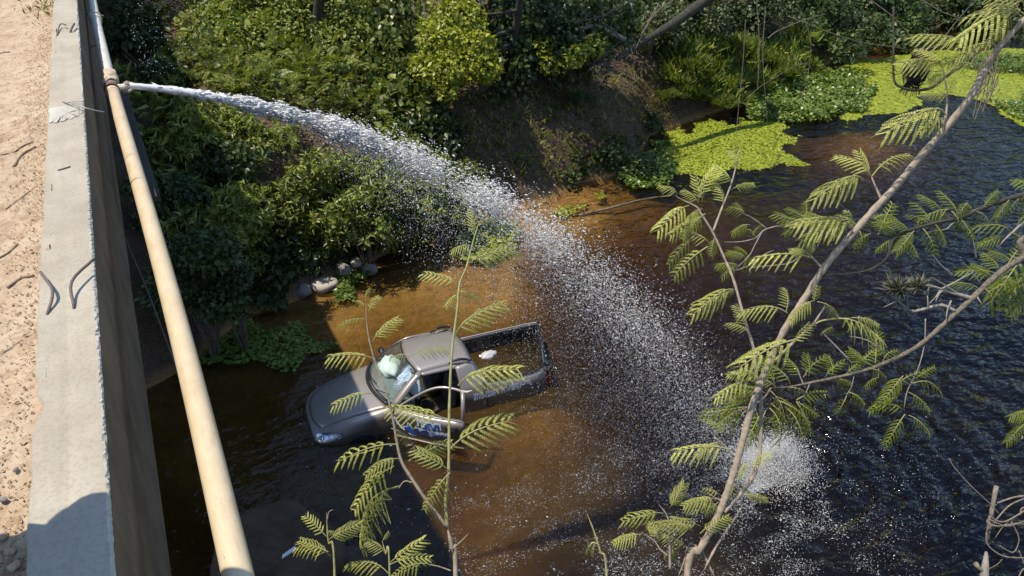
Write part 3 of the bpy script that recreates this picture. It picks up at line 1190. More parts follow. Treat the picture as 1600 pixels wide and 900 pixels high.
fs = bed_side(ftop, -1, "bed_side")
ns = bed_side(ntop, 1, "bed_side")
g = Geo()
for top, s in ((ftop, -1), (ntop, 1)):
    g2 = Geo()
    rows = []
    for p in top:
        y = p[1] - s * .077
        rows.append([(p[0], y, p[2] - .028), (p[0], y - s * .004, .82), (p[0], y - s * .02, .80), (p[0], y - s * .022, .45)])
    g2.grid(rows)
    lin = g2.build("bed_liner", M['liner'], car, smooth=False)
    for k in range(15):                       # liner ribs
        i = k * (len(top) - 1) / 14
        a = top[int(i)] + (top[min(int(i) + 1, len(top) - 1)] - top[int(i)]) * (i - int(i))
        o_ = Geo().box((a[0], a[1] - s * .088, a[2] - .16), (.028, .03, .20)).box((a[0] + .05, a[1] - s * .09, a[2] - .07), (.05, .02, .03)).build("liner_rib", M['liner'], lin, bevel=.006)
Geo().tube([Vector(p) + Vector((0, .03, .008)) for p in ftop], .009, 8).build("rail_cap", M['sealant'], car, smooth=True)
Geo().tube([Vector(p) + Vector((0, -.05, .006)) for p in ntop], .018, 8).build("rail_cap", M['black'], car, smooth=True)
g = Geo().add([(-.77, .70, .47), (-.77, -.70, .47), (-2.3, -.70, .47), (-1.9, .60, .47)], [(0, 1, 2, 3)])
g.build("bed_floor", M['liner'], car, thick=.02)
for top, s in ((ftop, -1), (ntop, 1)):
    Geo().grid([[(p[0], p[1] + s * .004, p[2] - .004), (p[0], p[1] - s * .01, p[2] + .006), (p[0], p[1] - s * .055, p[2] + .006), (p[0], p[1] - s * .079, p[2] - .03)] for p in top]).build("rail_cover", M['black'], car, smooth=True)
# tailgate, knocked askew
ta, tb = Vector((-2.36, -.76, 1.05)), Vector((-1.92, .60, 1.0))
along = (tb - ta).normalized()
out = Vector((-along.y, along.x, 0)) * (1 if -along.y < 0 else -1)
rows = []
for k in range(9):
    p = ta.lerp(tb, k / 8)
    rows.append([p - out * .035 + Vector((0, 0, -.55)), p - out * .035 + Vector((0, 0, -.04)), p - out * .02, p + out * .015 + Vector((0, 0, .004)),
                 p + out * .045 + Vector((0, 0, -.05)), p + out * .06 + Vector((0, 0, -.25)), p + out * .05 + Vector((0, 0, -.6))])
tg = Geo().grid(rows).build("tailgate", M['black'], car, smooth=True)
tag(tg, "black tailgate knocked askew")
Geo().tube([ta + Vector((.02, .02, .01)), ta.lerp(tb, .5) + Vector((0, 0, .014)), tb + Vector((.02, -.02, .01))], .022, 8).build("tailgate_cap", M['black'], car, smooth=True)
for k in range(6):
    p = ta.lerp(tb, .12 + k * .15) - out * .045 + Vector((0, 0, -.28))
    Geo().box(p, (.03, .12, .34), Matrix.Rotation(math.atan2(along.y, along.x) - PI / 2, 3, 'Z')).build("tailgate_rib", M['liner'], tg, bevel=.008)
bp = [ta.lerp(tb, k / 6) + out * (.10 + .05 * math.sin(PI * k / 6)) + Vector((0, 0, -.50)) for k in range(7)]
Geo().tube(bp, .07, 8).build("rear_bumper", M['black'], car, smooth=True)
for p, s in ((ta, -1), (tb, 1)):
    Geo().box(p + out * .04 + Vector((0, s * .05, -.22)), (.07, .09, .30), Matrix.Rotation(math.atan2(along.y, along.x) - PI / 2, 3, 'Z')).build("tail_lamp", M['tail'], car, bevel=.015)
# mangled rear corner near the camera
rnd = random.Random(3)
g = Geo()
for k in range(7):
    c = tb + Vector((rnd.uniform(-.10, .08), rnd.uniform(-.06, .12), rnd.uniform(-.12, .02)))
    g.box(c, (rnd.uniform(.05, .14), rnd.uniform(.02, .06), rnd.uniform(.02, .06)), Matrix.Rotation(rnd.uniform(-1, 1), 3, 'Z') @ Matrix.Rotation(rnd.uniform(-.7, .7), 3, 'X'))
g.build("crumpled_corner", M['black'], car, bevel=.006)

# passenger door, shut
rows = []
for z, y in ((.25, .80), (.45, .828), (.70, .830), (.85, .822), (.98, .795)):
    rows.append([(x, -y, z) for x in np.linspace(.80, -.32, 7)])
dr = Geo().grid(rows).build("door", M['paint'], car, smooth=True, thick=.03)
fr_ = [(.74, -.79, .99), (.52, -.72, 1.17), (.24, -.625, 1.37), (-.05, -.615, 1.385), (-.29, -.62, 1.375), (-.32, -.79, .99)]
Geo().tube(catmull(fr_[:5], 14) + [Vector(fr_[5])], .022, 6).build("window_frame", M['paint'], dr, smooth=True)
Geo().grid([[Vector(a), Vector((a[0], -.792, .985))] for a in fr_]).build("window_pane", M['glass'], dr)
Geo().tube([(.62, -.80, 1.02), (.60, -.93, 1.05), (.62, -.99, 1.06)], [.03, .06, .05], 8).build("mirror", M['black'], dr, smooth=True)

# driver door, swung open
TH = math.radians(35)
HINGE = Vector((.80, .825, 0))
DD = Vector((-math.cos(TH), math.sin(TH), 0))        # along the door
DN = Vector((math.sin(TH), math.cos(TH), 0))          # outward from the door skin
LEAN = 0.35                                           # the door sags and leans outward at the bottom


def dp(d, z, o=0.0):
    return HINGE + DD * d + DN * (o + (LEAN * (1.2 - max(z, .93)) - .10 * max(0, .93 - z)) * min(1, .15 + d / .7)) + Vector((0, 0, z - 0.05 * d))


rows = []
for z, o in ((.28, -.03), (.42, .0), (.60, .012), (.78, .010), (.92, -.004), (1.0, -.03)):
    rows.append([dp(d, z, o) for d in np.linspace(0, 1.17, 9)])
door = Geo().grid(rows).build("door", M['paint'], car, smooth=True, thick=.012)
tag(door, "open driver door with blue company lettering")
rows = []
for z, o in ((.28, -.09), (.60, -.10), (.85, -.085), (.99, -.075)):
    rows.append([dp(d, z, o) for d in np.linspace(0.01, 1.16, 6)])
Geo().grid(rows).build("door_lining", M['cabin'], door, smooth=True)
Geo().grid([[dp(d, z, o) for d in np.linspace(0, 1.17, 6)] for z, o in ((1.0, -.03), (1.01, -.05), (.99, -.078))]).build("window_ledge", M['black'], door)
Geo().grid([[dp(1.17, z, o) for o in (.0, -.09)] for z in (.28, .5, .75, .99)]).build("door_edge", M['paint'], door)
Geo().tube([dp(.02, .985, -.028), dp(.6, .995, -.02), dp(1.15, .995, -.026)], .013, 6).build("belt_moulding", M['sealant'], door, smooth=True)
wf = [dp(.03, .99, -.05), dp(.22, 1.13, -.10), dp(.50, 1.30, -.155), dp(.72, 1.375, -.175), dp(.95, 1.385, -.175), dp(1.10, 1.365, -.17)]
wf = catmull(wf, 18)
Geo().tube(wf, .024, 8).build("window_frame", M['paint'], door, smooth=True)
Geo().tube([dp(1.09, 1.37, -.17), dp(1.12, 1.2, -.12), dp(1.145, .99, -.055)], .034, 8).build("window_frame", M['paint'], door, smooth=True)
Geo().tube([dp(1.07, 1.365, -.17), dp(1.17, 1.375, -.165), dp(1.25, 1.42, -.15)], [.03, .024, .012], 8).build("bent_trim", M['sealant'], door, smooth=True)
Geo().tube([dp(.86, .885, .02), dp(.96, .895, .04), dp(1.08, .89, .02)], .016, 6).build("door_handle", M['black'], door, smooth=True)
Geo().tube([dp(.0, .50, .026), dp(.6, .50, .03), dp(1.16, .50, .022)], .014, 6).build("rub_strip", M['sealant'], door, smooth=True)

# lettering
def lettering(body, size, place, name, mat, parent, off=0.0, bold=0.0, squash=1.0):
    cu = bpy.data.curves.new("lettering", 'FONT')
    cu.body = body
    cu.size = size
    cu.offset = bold
    cu.extrude = 0.001
    cu.resolution_u = 3
    to = bpy.data.objects.new("lettering", cu)
    COL.objects.link(to)
    bpy.context.view_layer.update()
    me = bpy.data.meshes.new_from_object(to.evaluated_get(bpy.context.evaluated_depsgraph_get()))
    bpy.data.objects.remove(to)
    bpy.data.curves.remove(cu)
    bm = bmesh.new()
    bm.from_mesh(me)
    bmesh.ops.subdivide_edges(bm, edges=[e for e in bm.edges if e.calc_length() > size * .4], cuts=3)
    for v in bm.verts:
        v.co = place(v.co.x * squash, v.co.y, off + v.co.z)
    bm.to_mesh(me)
    bm.free()
    o_ = obj(name, me, mat, parent)
    return o_


LEAN_UP = lambda x, y, o: dp(.50 + x, .755 + y, .013 + o - .03 * max(0, y - .1))
lettering("LEVI", .20, lambda x, y, o: dp(.42 + x, .765 + y, .014 + o), "lettering", M['decal_white'], door, 0.0, .034)
lettering("LEVI", .20, lambda x, y, o: dp(.42 + x, .765 + y, .014 + o), "lettering", M['decal_blue'], door, 0.005, .004)
lettering("PISCINAS", .14, lambda x, y, o: dp(.36 + x, .635 + y, .016 + o), "lettering", M['decal_white'], door, 0.0, .028)
lettering("PISCINAS", .14, lambda x, y, o: dp(.36 + x, .635 + y, .016 + o), "lettering", M['decal_blue'], door, 0.005, -.002)


def decal(pts, name, mat, parent, f, off):
    g = Geo()
    g.add([f(x, y, off) for x, y in pts], [tuple(range(len(pts)))])
    return g.build(name, mat, parent)


LF = lambda x, y, o: dp(x - .06, y, .016 + o)
# diver emblem in front of the name: a white sweep and a blue figure with spread fins
sw = [(.04, .86), (.10, .74), (.17, .66), (.27, .60), (.30, .575)]
Geo().grid([[LF(x, y, .002), LF(x + .035, y + .012, .002)] for x, y in sw]).build("emblem", M['decal_white'], door)
decal([(.20, .72), (.27, .735), (.29, .83), (.33, .79), (.40, .66), (.42, .58), (.35, .565), (.28, .62), (.19, .69)], "emblem", M['decal_white'], door, LF, .0015)
decal([(.215, .712), (.28, .722), (.296, .80), (.325, .77), (.385, .655), (.405, .59), (.355, .58), (.29, .64), (.225, .68)], "emblem", M['decal_blue'], door, LF, .0045)


def bed_text(x, y, o):
    xc = -.53 - x
    top_ = np.interp(-xc, [.46, .78, 1.2, 1.65, 1.92], [.834, .836, .834, .803, .685])
    return Vector((xc, top_ + .006 + o, .80 + y + .02 * x))


lettering("3772-1238-99119-9074 A-CEL", .150, bed_text, "lettering", M['decal_white'], ns, 0.0, .010, .56)

# cabin
g = Geo()
rows = []
for i, t in enumerate(np.linspace(0, 1, 7)):
    rows.append([Vector((.86 - .42 * t + .10 * (1 - abs(s)) * (1 - t), s * .66, .99 + .015 * math.sin(PI * t) - .22 * max(0, t - .75) * 4 * .35)) for s in np.linspace(1, -1, 9)])
g.grid(rows)
g.box((.50, 0, .80), (.16, 1.3, .26))
g.build("dashboard", M['dash'], car, smooth=False)


def blob(c, r, name, mat, parent, seed=0, crease=.12):
    bm = bmesh.new()
    bmesh.ops.create_icosphere(bm, subdivisions=3, radius=1)
    for v in bm.verts:
        n = v.co.normalized()
        w = 1 + crease * float(fbm(n.x * 2.2 + seed, n.y * 2.2 + n.z * 1.7, 4)) + .05 * math.sin(8 * math.atan2(n.y, n.x))
        v.co = Vector((c[0] + n.x * r[0] * w, c[1] + n.y * r[1] * w, c[2] + n.z * r[2] * w))
    return obj(name, bm, mat, parent, smooth=True)


tag(blob((.60, -.30, 1.09), (.19, .27, .11), "airbag", M['bag'], car, 3, .55), "burst pale passenger airbag")
tag(blob((.34, .36, 1.0), (.12, .20, .20), "airbag", M['bag2'], car, 8, .25), "sagging bluish driver airbag")
sw_ = [(.42 + .09 * math.sin(a), .36 + .18 * math.cos(a), .93 + .16 * math.sin(a)) for a in np.linspace(0, 2 * PI, 25)]
Geo().tube(sw_, .016, 8).build("steering_wheel", M['black'], car, smooth=True)
for s in (1, -1):
    st = Geo().box((-.02, s * .36, .50), (.48, .48, .16)).box((-.26, s * .36, .80), (.15, .46, .56), Matrix.Rotation(-.22, 3, 'Y')).build("seat", M['seat'], car, bevel=.05)
    Geo().box((-.37, s * .36, 1.14), (.09, .25, .17), Matrix.Rotation(-.15, 3, 'Y')).build("headrest", M['seat'], st, bevel=.035)
# wipers and cowl
P = [ws_low(s) + Vector((.035, 0, -.012)) for s in np.linspace(.95, -.95, 16)]
Geo().tube(P, .030, 6).build("cowl", M['black'], car, smooth=True)
for s0, s1, t1 in ((.35, .80, .13), (-.45, .25, .10)):
    P = [ws(s0 + (s1 - s0) * q, .015 + t1 * q, .022) for q in np.linspace(0, 1, 8)]
    Geo().tube(P, .008, 5).build("wiper", M['black'], car, smooth=True)
P = [ws(-.97, .02, .01) + Vector((-.0, -.03, .01)), ws(-.97, .0, .01) + Vector((.1, -.02, -.03))]
Geo().tube([(.88, .70, .985), (.80, .785, 1.0), (.72, .83, 1.03)], [.02, .028, .02], 8).build("mirror_foot", M['black'], car, smooth=True)

# white container afloat in the flooded bed
bed_pt = CAR @ Vector((-1.28, -.50, .84))
ct = blob((0, 0, 0), (.16, .11, .075), "plastic_container", plain("grubby white plastic", (0.46, 0.44, 0.43), 0.4, vary=.2, scale=14), None, 5, .35)
ct.location = (bed_pt.x, bed_pt.y, -0.005)
tag(ct, "grubby white plastic container floating in the flooded truck bed", "container")
Geo().tube([(-.15, 0, .02), (-.20, .01, .03)], .028, 8).build("cap", M['decal_white'], ct, smooth=True)

# ================================================================== plants on the banks
M['leaf_gloss'] = leaf_mat("glossy shrub leaf", (0.076, 0.115, 0.018), (0.188, 0.236, 0.041), (0.445, 0.472, 0.128), 0.36, 0.36, 0.5, (0.16, 0.12, 0.05))
M['leaf_bright'] = leaf_mat("bright yellow green leaf", (0.177, 0.224, 0.018), (0.302, 0.337, 0.026), (0.497, 0.493, 0.049), 0.40, 0.38, 0.5, (0.3, 0.24, 0.05))
M['leaf_fern'] = leaf_mat("fine olive leaf", (0.081, 0.121, 0.018), (0.178, 0.224, 0.034), (0.391, 0.414, 0.092), 0.45, 0.38, 0.4, (0.22, 0.15, 0.05))
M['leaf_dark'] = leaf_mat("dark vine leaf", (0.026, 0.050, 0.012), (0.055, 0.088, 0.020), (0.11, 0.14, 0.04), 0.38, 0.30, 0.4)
M['leaf_grey'] = leaf_mat("grey green leaf", (0.06, 0.085, 0.028), (0.11, 0.14, 0.046), (0.19, 0.21, 0.08), 0.45, 0.32, 0.4, (0.2, 0.15, 0.08))
M['leaf_dry'] = leaf_mat("dry dead leaf", (0.10, 0.06, 0.03), (0.20, 0.135, 0.075), (0.34, 0.25, 0.15), 0.8, 0.2, 0.2)
M['herb'] = leaf_mat("river herb leaf", (0.138, 0.200, 0.035), (0.237, 0.306, 0.056), (0.375, 0.413, 0.100), 0.5, 0.42, 0.4, (0.34, 0.27, 0.11))
M['duckweed'] = leaf_mat("yellow green duckweed", (0.17, 0.215, 0.013), (0.26, 0.30, 0.018), (0.36, 0.38, 0.035), 0.5, 0.2, 0.4, (0.24, 0.2, 0.04))
M['hyacinth'] = leaf_mat("floating plant leaf", (0.08, 0.145, 0.018), (0.15, 0.225, 0.032), (0.25, 0.32, 0.065), 0.35, 0.35, 0.5, (0.34, 0.28, 0.05))
M['bark'] = plain("mossy bark", (0.046, 0.042, 0.026), 0.9, vary=.5, scale=12)
M['bark_pale'] = plain("pale dry wood", (0.27, 0.23, 0.18), 0.85, vary=.3, scale=25)
M['twig'] = plain("dead grey brown twig", (0.14, 0.11, 0.08), 0.9, vary=.35, scale=20)


def unit(a):
    return a / np.maximum(np.linalg.norm(a, axis=-1, keepdims=True), 1e-9)


def leaves(base, dirs, normals, length, width, fold=0.18, droop=0.15):
    """two-triangle folded leaves; arrays of one row per leaf"""
    base, dirs = np.asarray(base), unit(np.asarray(dirs))
    side = unit(np.cross(dirs, normals))
    nrm = np.cross(side, dirs)
    L, W = np.asarray(length)[:, None], np.asarray(width)[:, None]
    tip = base + dirs * L - nrm * L * droop
    midl = base + dirs * L * .45 + side * W * .5 + nrm * W * fold
    midr = base + dirs * L * .45 - side * W * .5 + nrm * W * fold
    v = np.stack([base, midr, tip, midl], 1).reshape(-1, 3)
    n = len(base)
    i = np.arange(n)[:, None] * 4
    f = np.concatenate([i + np.array([[0, 1, 2]]), i + np.array([[0, 2, 3]])], 0)
    return v, f


def blob_points(rng, n, r, shell=0.45, lumps=5):
    """points through a lumpy ellipsoid crown, denser towards its skin"""
    d = unit(rng.normal(size=(n, 3)))
    lump = unit(rng.normal(size=(lumps, 3)))
    w = 0.72 + 0.42 * np.max(np.clip(d @ lump.T, 0, 1) ** 3, axis=1)
    rad = (shell + (1 - shell) * rng.random(n) ** 0.6) * w
    return d * rad[:, None] * np.array(r), d


def foliage(kind, r, n, seed):
    """leaf arrays (verts, tris) of one crown lump about the origin"""
    rng = np.random.default_rng(seed)
    up = np.array([0, 0, 1.0])
    r = np.array(r, float)
    if kind == 'lance':                      # drooping rosettes of long leaves
        k = max(1, n // 8)
        c, d = blob_points(rng, k, r)
        ax = unit(d * .8 + up * .7 + rng.normal(size=(k, 3)) * .3)
        b = np.repeat(c, 8, 0)
        a = np.repeat(ax, 8, 0)
        dirs = unit(a * .5 + rng.normal(size=(k * 8, 3)) * .75)
        L = rng.uniform(.11, .20, k * 8)
        return leaves(b + rng.normal(size=b.shape) * .02, dirs, a + rng.normal(size=a.shape) * .25, L, L * rng.uniform(.26, .36, k * 8), .2, .35)
    if kind == 'ovate':
        c, d = blob_points(rng, n, r)
        dirs = unit(d * .6 + rng.normal(size=(n, 3)) * .8 - up * .25)
        nr = unit(d * .7 + up * .8 + rng.normal(size=(n, 3)) * .45)
        L = rng.uniform(.07, .15, n)
        return leaves(c, dirs, nr, L, L * rng.uniform(.6, .8, n), .12, .15)
    if kind == 'vine':                       # big heart leaves hung in drapes
        k = max(1, n // 14)
        c, d = blob_points(rng, k, r, .75)
        t = np.tile(np.arange(14) / 14.0, k)
        b = np.repeat(c, 14, 0)
        dd = np.repeat(d, 14, 0)
        b = b + dd * (.10 * np.sin(t * 3))[:, None] - up * (t * rng.uniform(.3, .9, k).repeat(14))[:, None] + rng.normal(size=b.shape) * .05
        nr = unit(dd * .9 + up * .7 + rng.normal(size=b.shape) * .4)
        dirs = unit(-up * .8 + rng.normal(size=b.shape) * .6)
        L = rng.uniform(.09, .17, len(b))
        return leaves(b, dirs, nr, L, L * rng.uniform(.75, .95, len(b)), .08, .1)
    if kind == 'fern':                       # feathery sprays of small leaflets
        k = max(1, n // 24)
        c, d = blob_points(rng, k, r, .5)
        ax = unit(d * .7 + up * .35 + rng.normal(size=(k, 3)) * .5)
        side = unit(np.cross(ax, up + rng.normal(size=(k, 3)) * .3))
        nr = np.cross(side, ax)
        t = np.tile(np.repeat(np.arange(12), 2) / 12.0, k)
        s = np.tile(np.tile([1, -1], 12), k)[:, None]
        rp = lambda x: np.repeat(x, 24, 0)
        ln = rp(rng.uniform(.22, .42, k))
        b = rp(c) + rp(ax) * (t * ln)[:, None] - up * (t * t * ln * .4)[:, None]
        dirs = unit(rp(side) * s + rp(ax) * .35)
        L = ln * .28 * (1 - .5 * t)
        return leaves(b, dirs, rp(nr), L, L * .42, .05, .1)
    if kind == 'grass':
        c, d = blob_points(rng, n, r, .1)
        c[:, 2] = np.abs(c[:, 2]) * .6
        dirs = unit(d * .5 + up * .9 + rng.normal(size=(n, 3)) * .35)
        L = rng.uniform(.12, .34, n)
        return leaves(c, dirs, unit(rng.normal(size=(n, 3))), L, L * .13, .1, .35)
    raise ValueError(kind)


def joined(parts):
    vs, fs, b = [], [], 0
    for v, f in parts:
        vs.append(v)
        fs.append(f + b)
        b += len(v)
    return np.concatenate(vs), np.concatenate(fs)


def stems(g, rng, c, r, n, rad=.012):
    """a few woody stems fanning up from the foot into the crown"""
    c = np.array(c)
    for k in range(n):
        d = rng.normal(size=3) * .6
        d[2] = abs(d[2]) + .5
        d = d / np.linalg.norm(d)
        e = c + d * np.array(r) * rng.uniform(.6, .95)
        m = c + (e - c) * .5 + rng.normal(size=3) * .08
        g.tube([c - np.array([0, 0, .35]), m, e], [rad * 1.5, rad, rad * .4], 5, cap=False)
    return g


def ground_depth(u, v):
    """how far off the sight line meets the bank, measured like at_depth"""
    s = sight(u, v)
    t = 6.0
    while t < 45:
        p = EYE + s * t
        if p[2] <= max(0.0, float(_hg(p[0], p[1]))):
            return t
        t += .2
    return 45.0


def _hg(x, y):                                # quick ground height from the grid
    i = min(max(np.searchsorted(gx, x) - 1, 0), nx - 2)
    j = min(max(np.searchsorted(gy, y) - 1, 0), ny - 2)
    a, b = (x - gx[i]) / (gx[i + 1] - gx[i]), (y - gy[j]) / (gy[j + 1] - gy[j])
    return (GZ[j, i] * (1 - a) + GZ[j, i + 1] * a) * (1 - b) + (GZ[j + 1, i] * (1 - a) + GZ[j + 1, i + 1] * a) * b


# shrub meshes, shared between the shrubs of a kind: unit size about 1 m radius
SHRUB = {}
for kind, mat, n, var in (('lance', 'leaf_gloss', 2200, 3), ('ovate', 'leaf_dark', 2600, 2), ('fern', 'leaf_fern', 4800, 3),
                          ('vine', 'leaf_bright', 1900, 2), ('grass', 'herb', 3000, 3), ('ovate2', 'leaf_grey', 2600, 2)):
    SHRUB[kind] = []
    for i in range(var):
        parts = []
        rng = np.random.default_rng(100 + i * 7 + len(kind))
        for q in range(6):
            off = rng.normal(size=3) * np.array([.48, .48, .22])
            v, f = foliage('ovate' if kind == 'ovate2' else kind, (.55, .55, .42), n // 6, 300 + q + 10 * i)
            parts.append((v + off, f))
        v, f = joined(parts)
        lm = np_mesh(kind + "_leaves", v, f)
        lm.materials.append(M[mat])
        g = stems(Geo(), rng, (0, 0, -.55), (.8, .8, 1.2), 9, .016)
        sm = g.mesh(kind + "_stems", True)
        sm.materials.append(M['twig'])
        SHRUB[kind].append((lm, sm))


def shrub(kind, u, v, depth, size, label, cat="shrub", group="shrubs on the river bank", name=None, flat=1.0, mat=None):
    """a shrub seen at (u, v) of the photograph, depth metres off; size = radius in metres"""
    p = at_depth(u, v, min(depth, ground_depth(u, v) - .35 * size))
    i = random.randrange(len(SHRUB[kind]))
    lm, sm = SHRUB[kind][i]
    names = {'lance': 'broadleaf_shrub', 'ovate': 'dark_shrub', 'fern': 'feathery_shrub', 'vine': 'vine_shrub', 'grass': 'river_herb', 'ovate2': 'grey_shrub'}
    gz = max(-0.1, float(height(p[0], p[1])))
    o = empty(name or names[kind], (p[0], p[1], min(gz, p[2])), label, cat, group)
    lo = obj("leaves", lm, None, o)
    so = obj("stems", sm, None, o)
    rot = random.uniform(0, 6.28)
    for c in (lo, so):
        c.location = (0, 0, p[2] - o.location.z)
        c.rotation_euler = (0, 0, rot)
        c.scale = (size, size, size * flat)
    drop = p[2] - o.location.z
    if drop > .75 * size:                     # the stems run down to the ground
        so.scale = (size, size, (drop + .3) / .9)
    return o
S = shrub
# the lit broadleaf thicket over the water, left to right
S('lance', 470, 300, 99, .95, "glossy broadleaf shrub half out of the bridge shadow, left end of the sunlit thicket")
S('lance', 545, 285, 16.2, .95, "sunlit glossy shrub below the dry leaf litter under the water jet")
S('lance', 565, 335, 16.0, .90, "sunlit glossy shrub leaning low over the brown shallows")
S('lance', 625, 320, 16.6, .95, "sunlit glossy shrub right above the bare hanging roots")
S('lance', 680, 305, 17.0, .85, "glossy shrub seen through the falling spray at the thicket's right end")
S('lance', 640, 255, 17.6, .95, "glossy shrub directly beneath the widening water jet")
S('lance', 730, 290, 17.6, .60, "small glossy shrub behind the thickest spray by the shaded bank")
# the same thicket in the shadow of the bridge
S('lance', 375, 395, 99, .6, "dark green shrub wholly in the bridge shadow above the pale rocks")
S('lance', 350, 335, 14.6, .95, "shaded shrub in the middle of the bridge shadow beside the pipe")
S('lance', 408, 330, 99, .65, "shrub at the edge of the bridge shadow, left of the sunlit thicket")
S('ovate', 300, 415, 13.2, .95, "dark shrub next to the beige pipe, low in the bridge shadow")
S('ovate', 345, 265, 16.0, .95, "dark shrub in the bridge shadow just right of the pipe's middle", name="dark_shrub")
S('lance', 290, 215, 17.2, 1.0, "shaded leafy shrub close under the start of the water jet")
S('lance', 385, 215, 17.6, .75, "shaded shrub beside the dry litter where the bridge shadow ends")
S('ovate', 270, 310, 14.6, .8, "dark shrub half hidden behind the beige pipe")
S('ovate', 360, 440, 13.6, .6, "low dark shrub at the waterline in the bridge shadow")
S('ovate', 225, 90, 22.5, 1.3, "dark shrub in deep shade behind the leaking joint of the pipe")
S('ovate', 205, 30, 26, 1.4, "dark shrub in shade beside the far end of the pipe")
S('ovate', 265, 130, 20.5, .8, "dark shrub above the first stretch of the water jet")
# feathery growth above the jet
S('fern', 350, 130, 21.0, 1.0, "olive feathery shrub just above the white start of the jet")
S('fern', 420, 140, 20.6, 1.0, "feathery yellow green shrub above the middle of the jet")
S('fern', 480, 105, 21.4, 1.1, "feathery shrub under the tall leafy tree at upper left")
S('fern', 520, 170, 20.0, .75, "loose feathery shrub touching the top of the jet")
S('fern', 300, 105, 22.0, .9, "pale feathery shrub beside the strip of orange bare earth")
S('fern', 440, 210, 18.8, .5, "small feathery plant in the dry leaf litter below the jet")
S('fern', 580, 195, 19.4, .7, "feathery plant hanging in the dark gap right of the jet's middle")
# right bank: grassy herbs down to the floating plants
S('grass', 1075, 108, 99, 1.01, "tall green herb clump at the left end of the sunlit grassy bank")
S('grass', 1130, 93, 99, 1.05, "tall sunlit herb clump in the middle of the grassy bank")
S('grass', 1195, 98, 99, 1.01, "sunlit herb clump behind the low floating plants")
S('grass', 1105, 143, 99, 0.78, "low herb clump at the foot of the grassy bank by the yellow duckweed")
S('grass', 1170, 138, 99, 0.78, "low herb clump next to the broad floating plants")
S('grass', 1255, 108, 99, 0.78, "herb clump with dry stalks at the right end of the grassy bank")
S('grass', 1050, 143, 99, 0.55, "herb tuft by the strip of dry straw on the bank")
S('ovate2', 1070, 30, 99, 1.0, "grey green shrub under the broken mossy limb")
S('ovate2', 1300, 60, 99, 1.0, "grey green shrub with bare twigs right of the middle of the far bank")
S('ovate2', 1335, 68, 99, .85, "grey green shrub standing at the left corner of the duckweed sheet")
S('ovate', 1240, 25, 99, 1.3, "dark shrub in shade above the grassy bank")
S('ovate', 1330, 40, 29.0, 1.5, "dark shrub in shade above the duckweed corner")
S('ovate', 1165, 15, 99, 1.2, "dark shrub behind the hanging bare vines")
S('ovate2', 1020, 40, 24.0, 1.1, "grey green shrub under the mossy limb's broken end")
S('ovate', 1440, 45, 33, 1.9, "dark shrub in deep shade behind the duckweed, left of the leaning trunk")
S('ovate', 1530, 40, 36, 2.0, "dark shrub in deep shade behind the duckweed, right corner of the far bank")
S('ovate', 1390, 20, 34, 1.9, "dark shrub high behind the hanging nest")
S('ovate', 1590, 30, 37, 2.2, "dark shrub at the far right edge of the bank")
S('ovate', 905, 150, 99, .35, "small dark plant in the middle of the shaded earth bank", flat=.7)
S('ovate', 985, 255, 99, .75, "shaded low plant at the foot of the dark earth bank", flat=.5)
S('ovate', 1010, 190, 99, .55, "shaded plant at the right end of the dark earth bank", flat=.6)
S('fern', 690, 190, 19.0, .30, "tiny bright plant between the jet and the shaded bank")


# ------------------------------------------------------------------ trees: trunk, limbs and crown lumps
def tree(name, foot, trunk_pts, rad, lumps, kind, mat, label, bark='bark', per=900, limb=True, seed=1, group="trees on the far bank"):
    """foot and points in world metres; lumps: (x, y, z, radius) of foliage"""
    o = empty(name, foot, label, "tree", group)
    inv = np.array(foot, float)
    rng = np.random.default_rng(seed)
    P = catmull([np.array(p) - inv for p in trunk_pts], 4 * len(trunk_pts))
    Geo().tube(P, list(np.linspace(rad, rad * .45, len(P))), 9).build("trunk", M[bark], o, smooth=True)
    if limb:
        g = Geo()
        for x, y, z, r in lumps:
            e = np.array([x, y, z]) - inv
            k = int(np.argmin([np.linalg.norm(np.array(q) - e) + (1.5 if q[2] > e[2] else 0) for q in P]))
            b = np.array(P[k])
            mid = b + (e - b) * .5 + rng.normal(size=3) * .12 * r
            mid[2] -= .08 * np.linalg.norm(e - b)
            g.tube(catmull([b, mid, e], 6), list(np.linspace(rad * .42, .018, 6)), 6, cap=False)
            for q in range(5):
                t = e + rng.normal(size=3) * r * .5
                g.tube([b + (e - b) * .75, t], [.016, .006], 4, cap=False)
        g.build("limb", M['bark'] if bark == 'bark' else M[bark], o, smooth=True)
    parts = []
    for i, (x, y, z, r) in enumerate(lumps):
        v, f = foliage(kind, (r, r, r * .78), int(per * r * r), seed * 97 + i)
        parts.append((v + np.array([x, y, z]) - inv, f))
    v, f = joined(parts)
    obj("crown", np_mesh("crown", v, f), M[mat], o)
    return o


def lump_at(u, v, d, r):
    p = at_depth(u, v, min(d, ground_depth(u, v) - .3 * r))
    return (p[0], p[1], p[2], r)


def foot_at(x, y):
    return (x, y, float(height(x, y)) - .1)


def T(name, fx, fy, top, rad, lumps, kind, mat, label, **kw):
    f = foot_at(fx, fy)
    mid = ((fx + top[0]) / 2 + .2, (fy + top[1]) / 2, (f[2] + top[2]) / 2)
    return tree(name, f, [f, mid, top], rad, lumps, kind, mat, label, **kw)


LA = lump_at
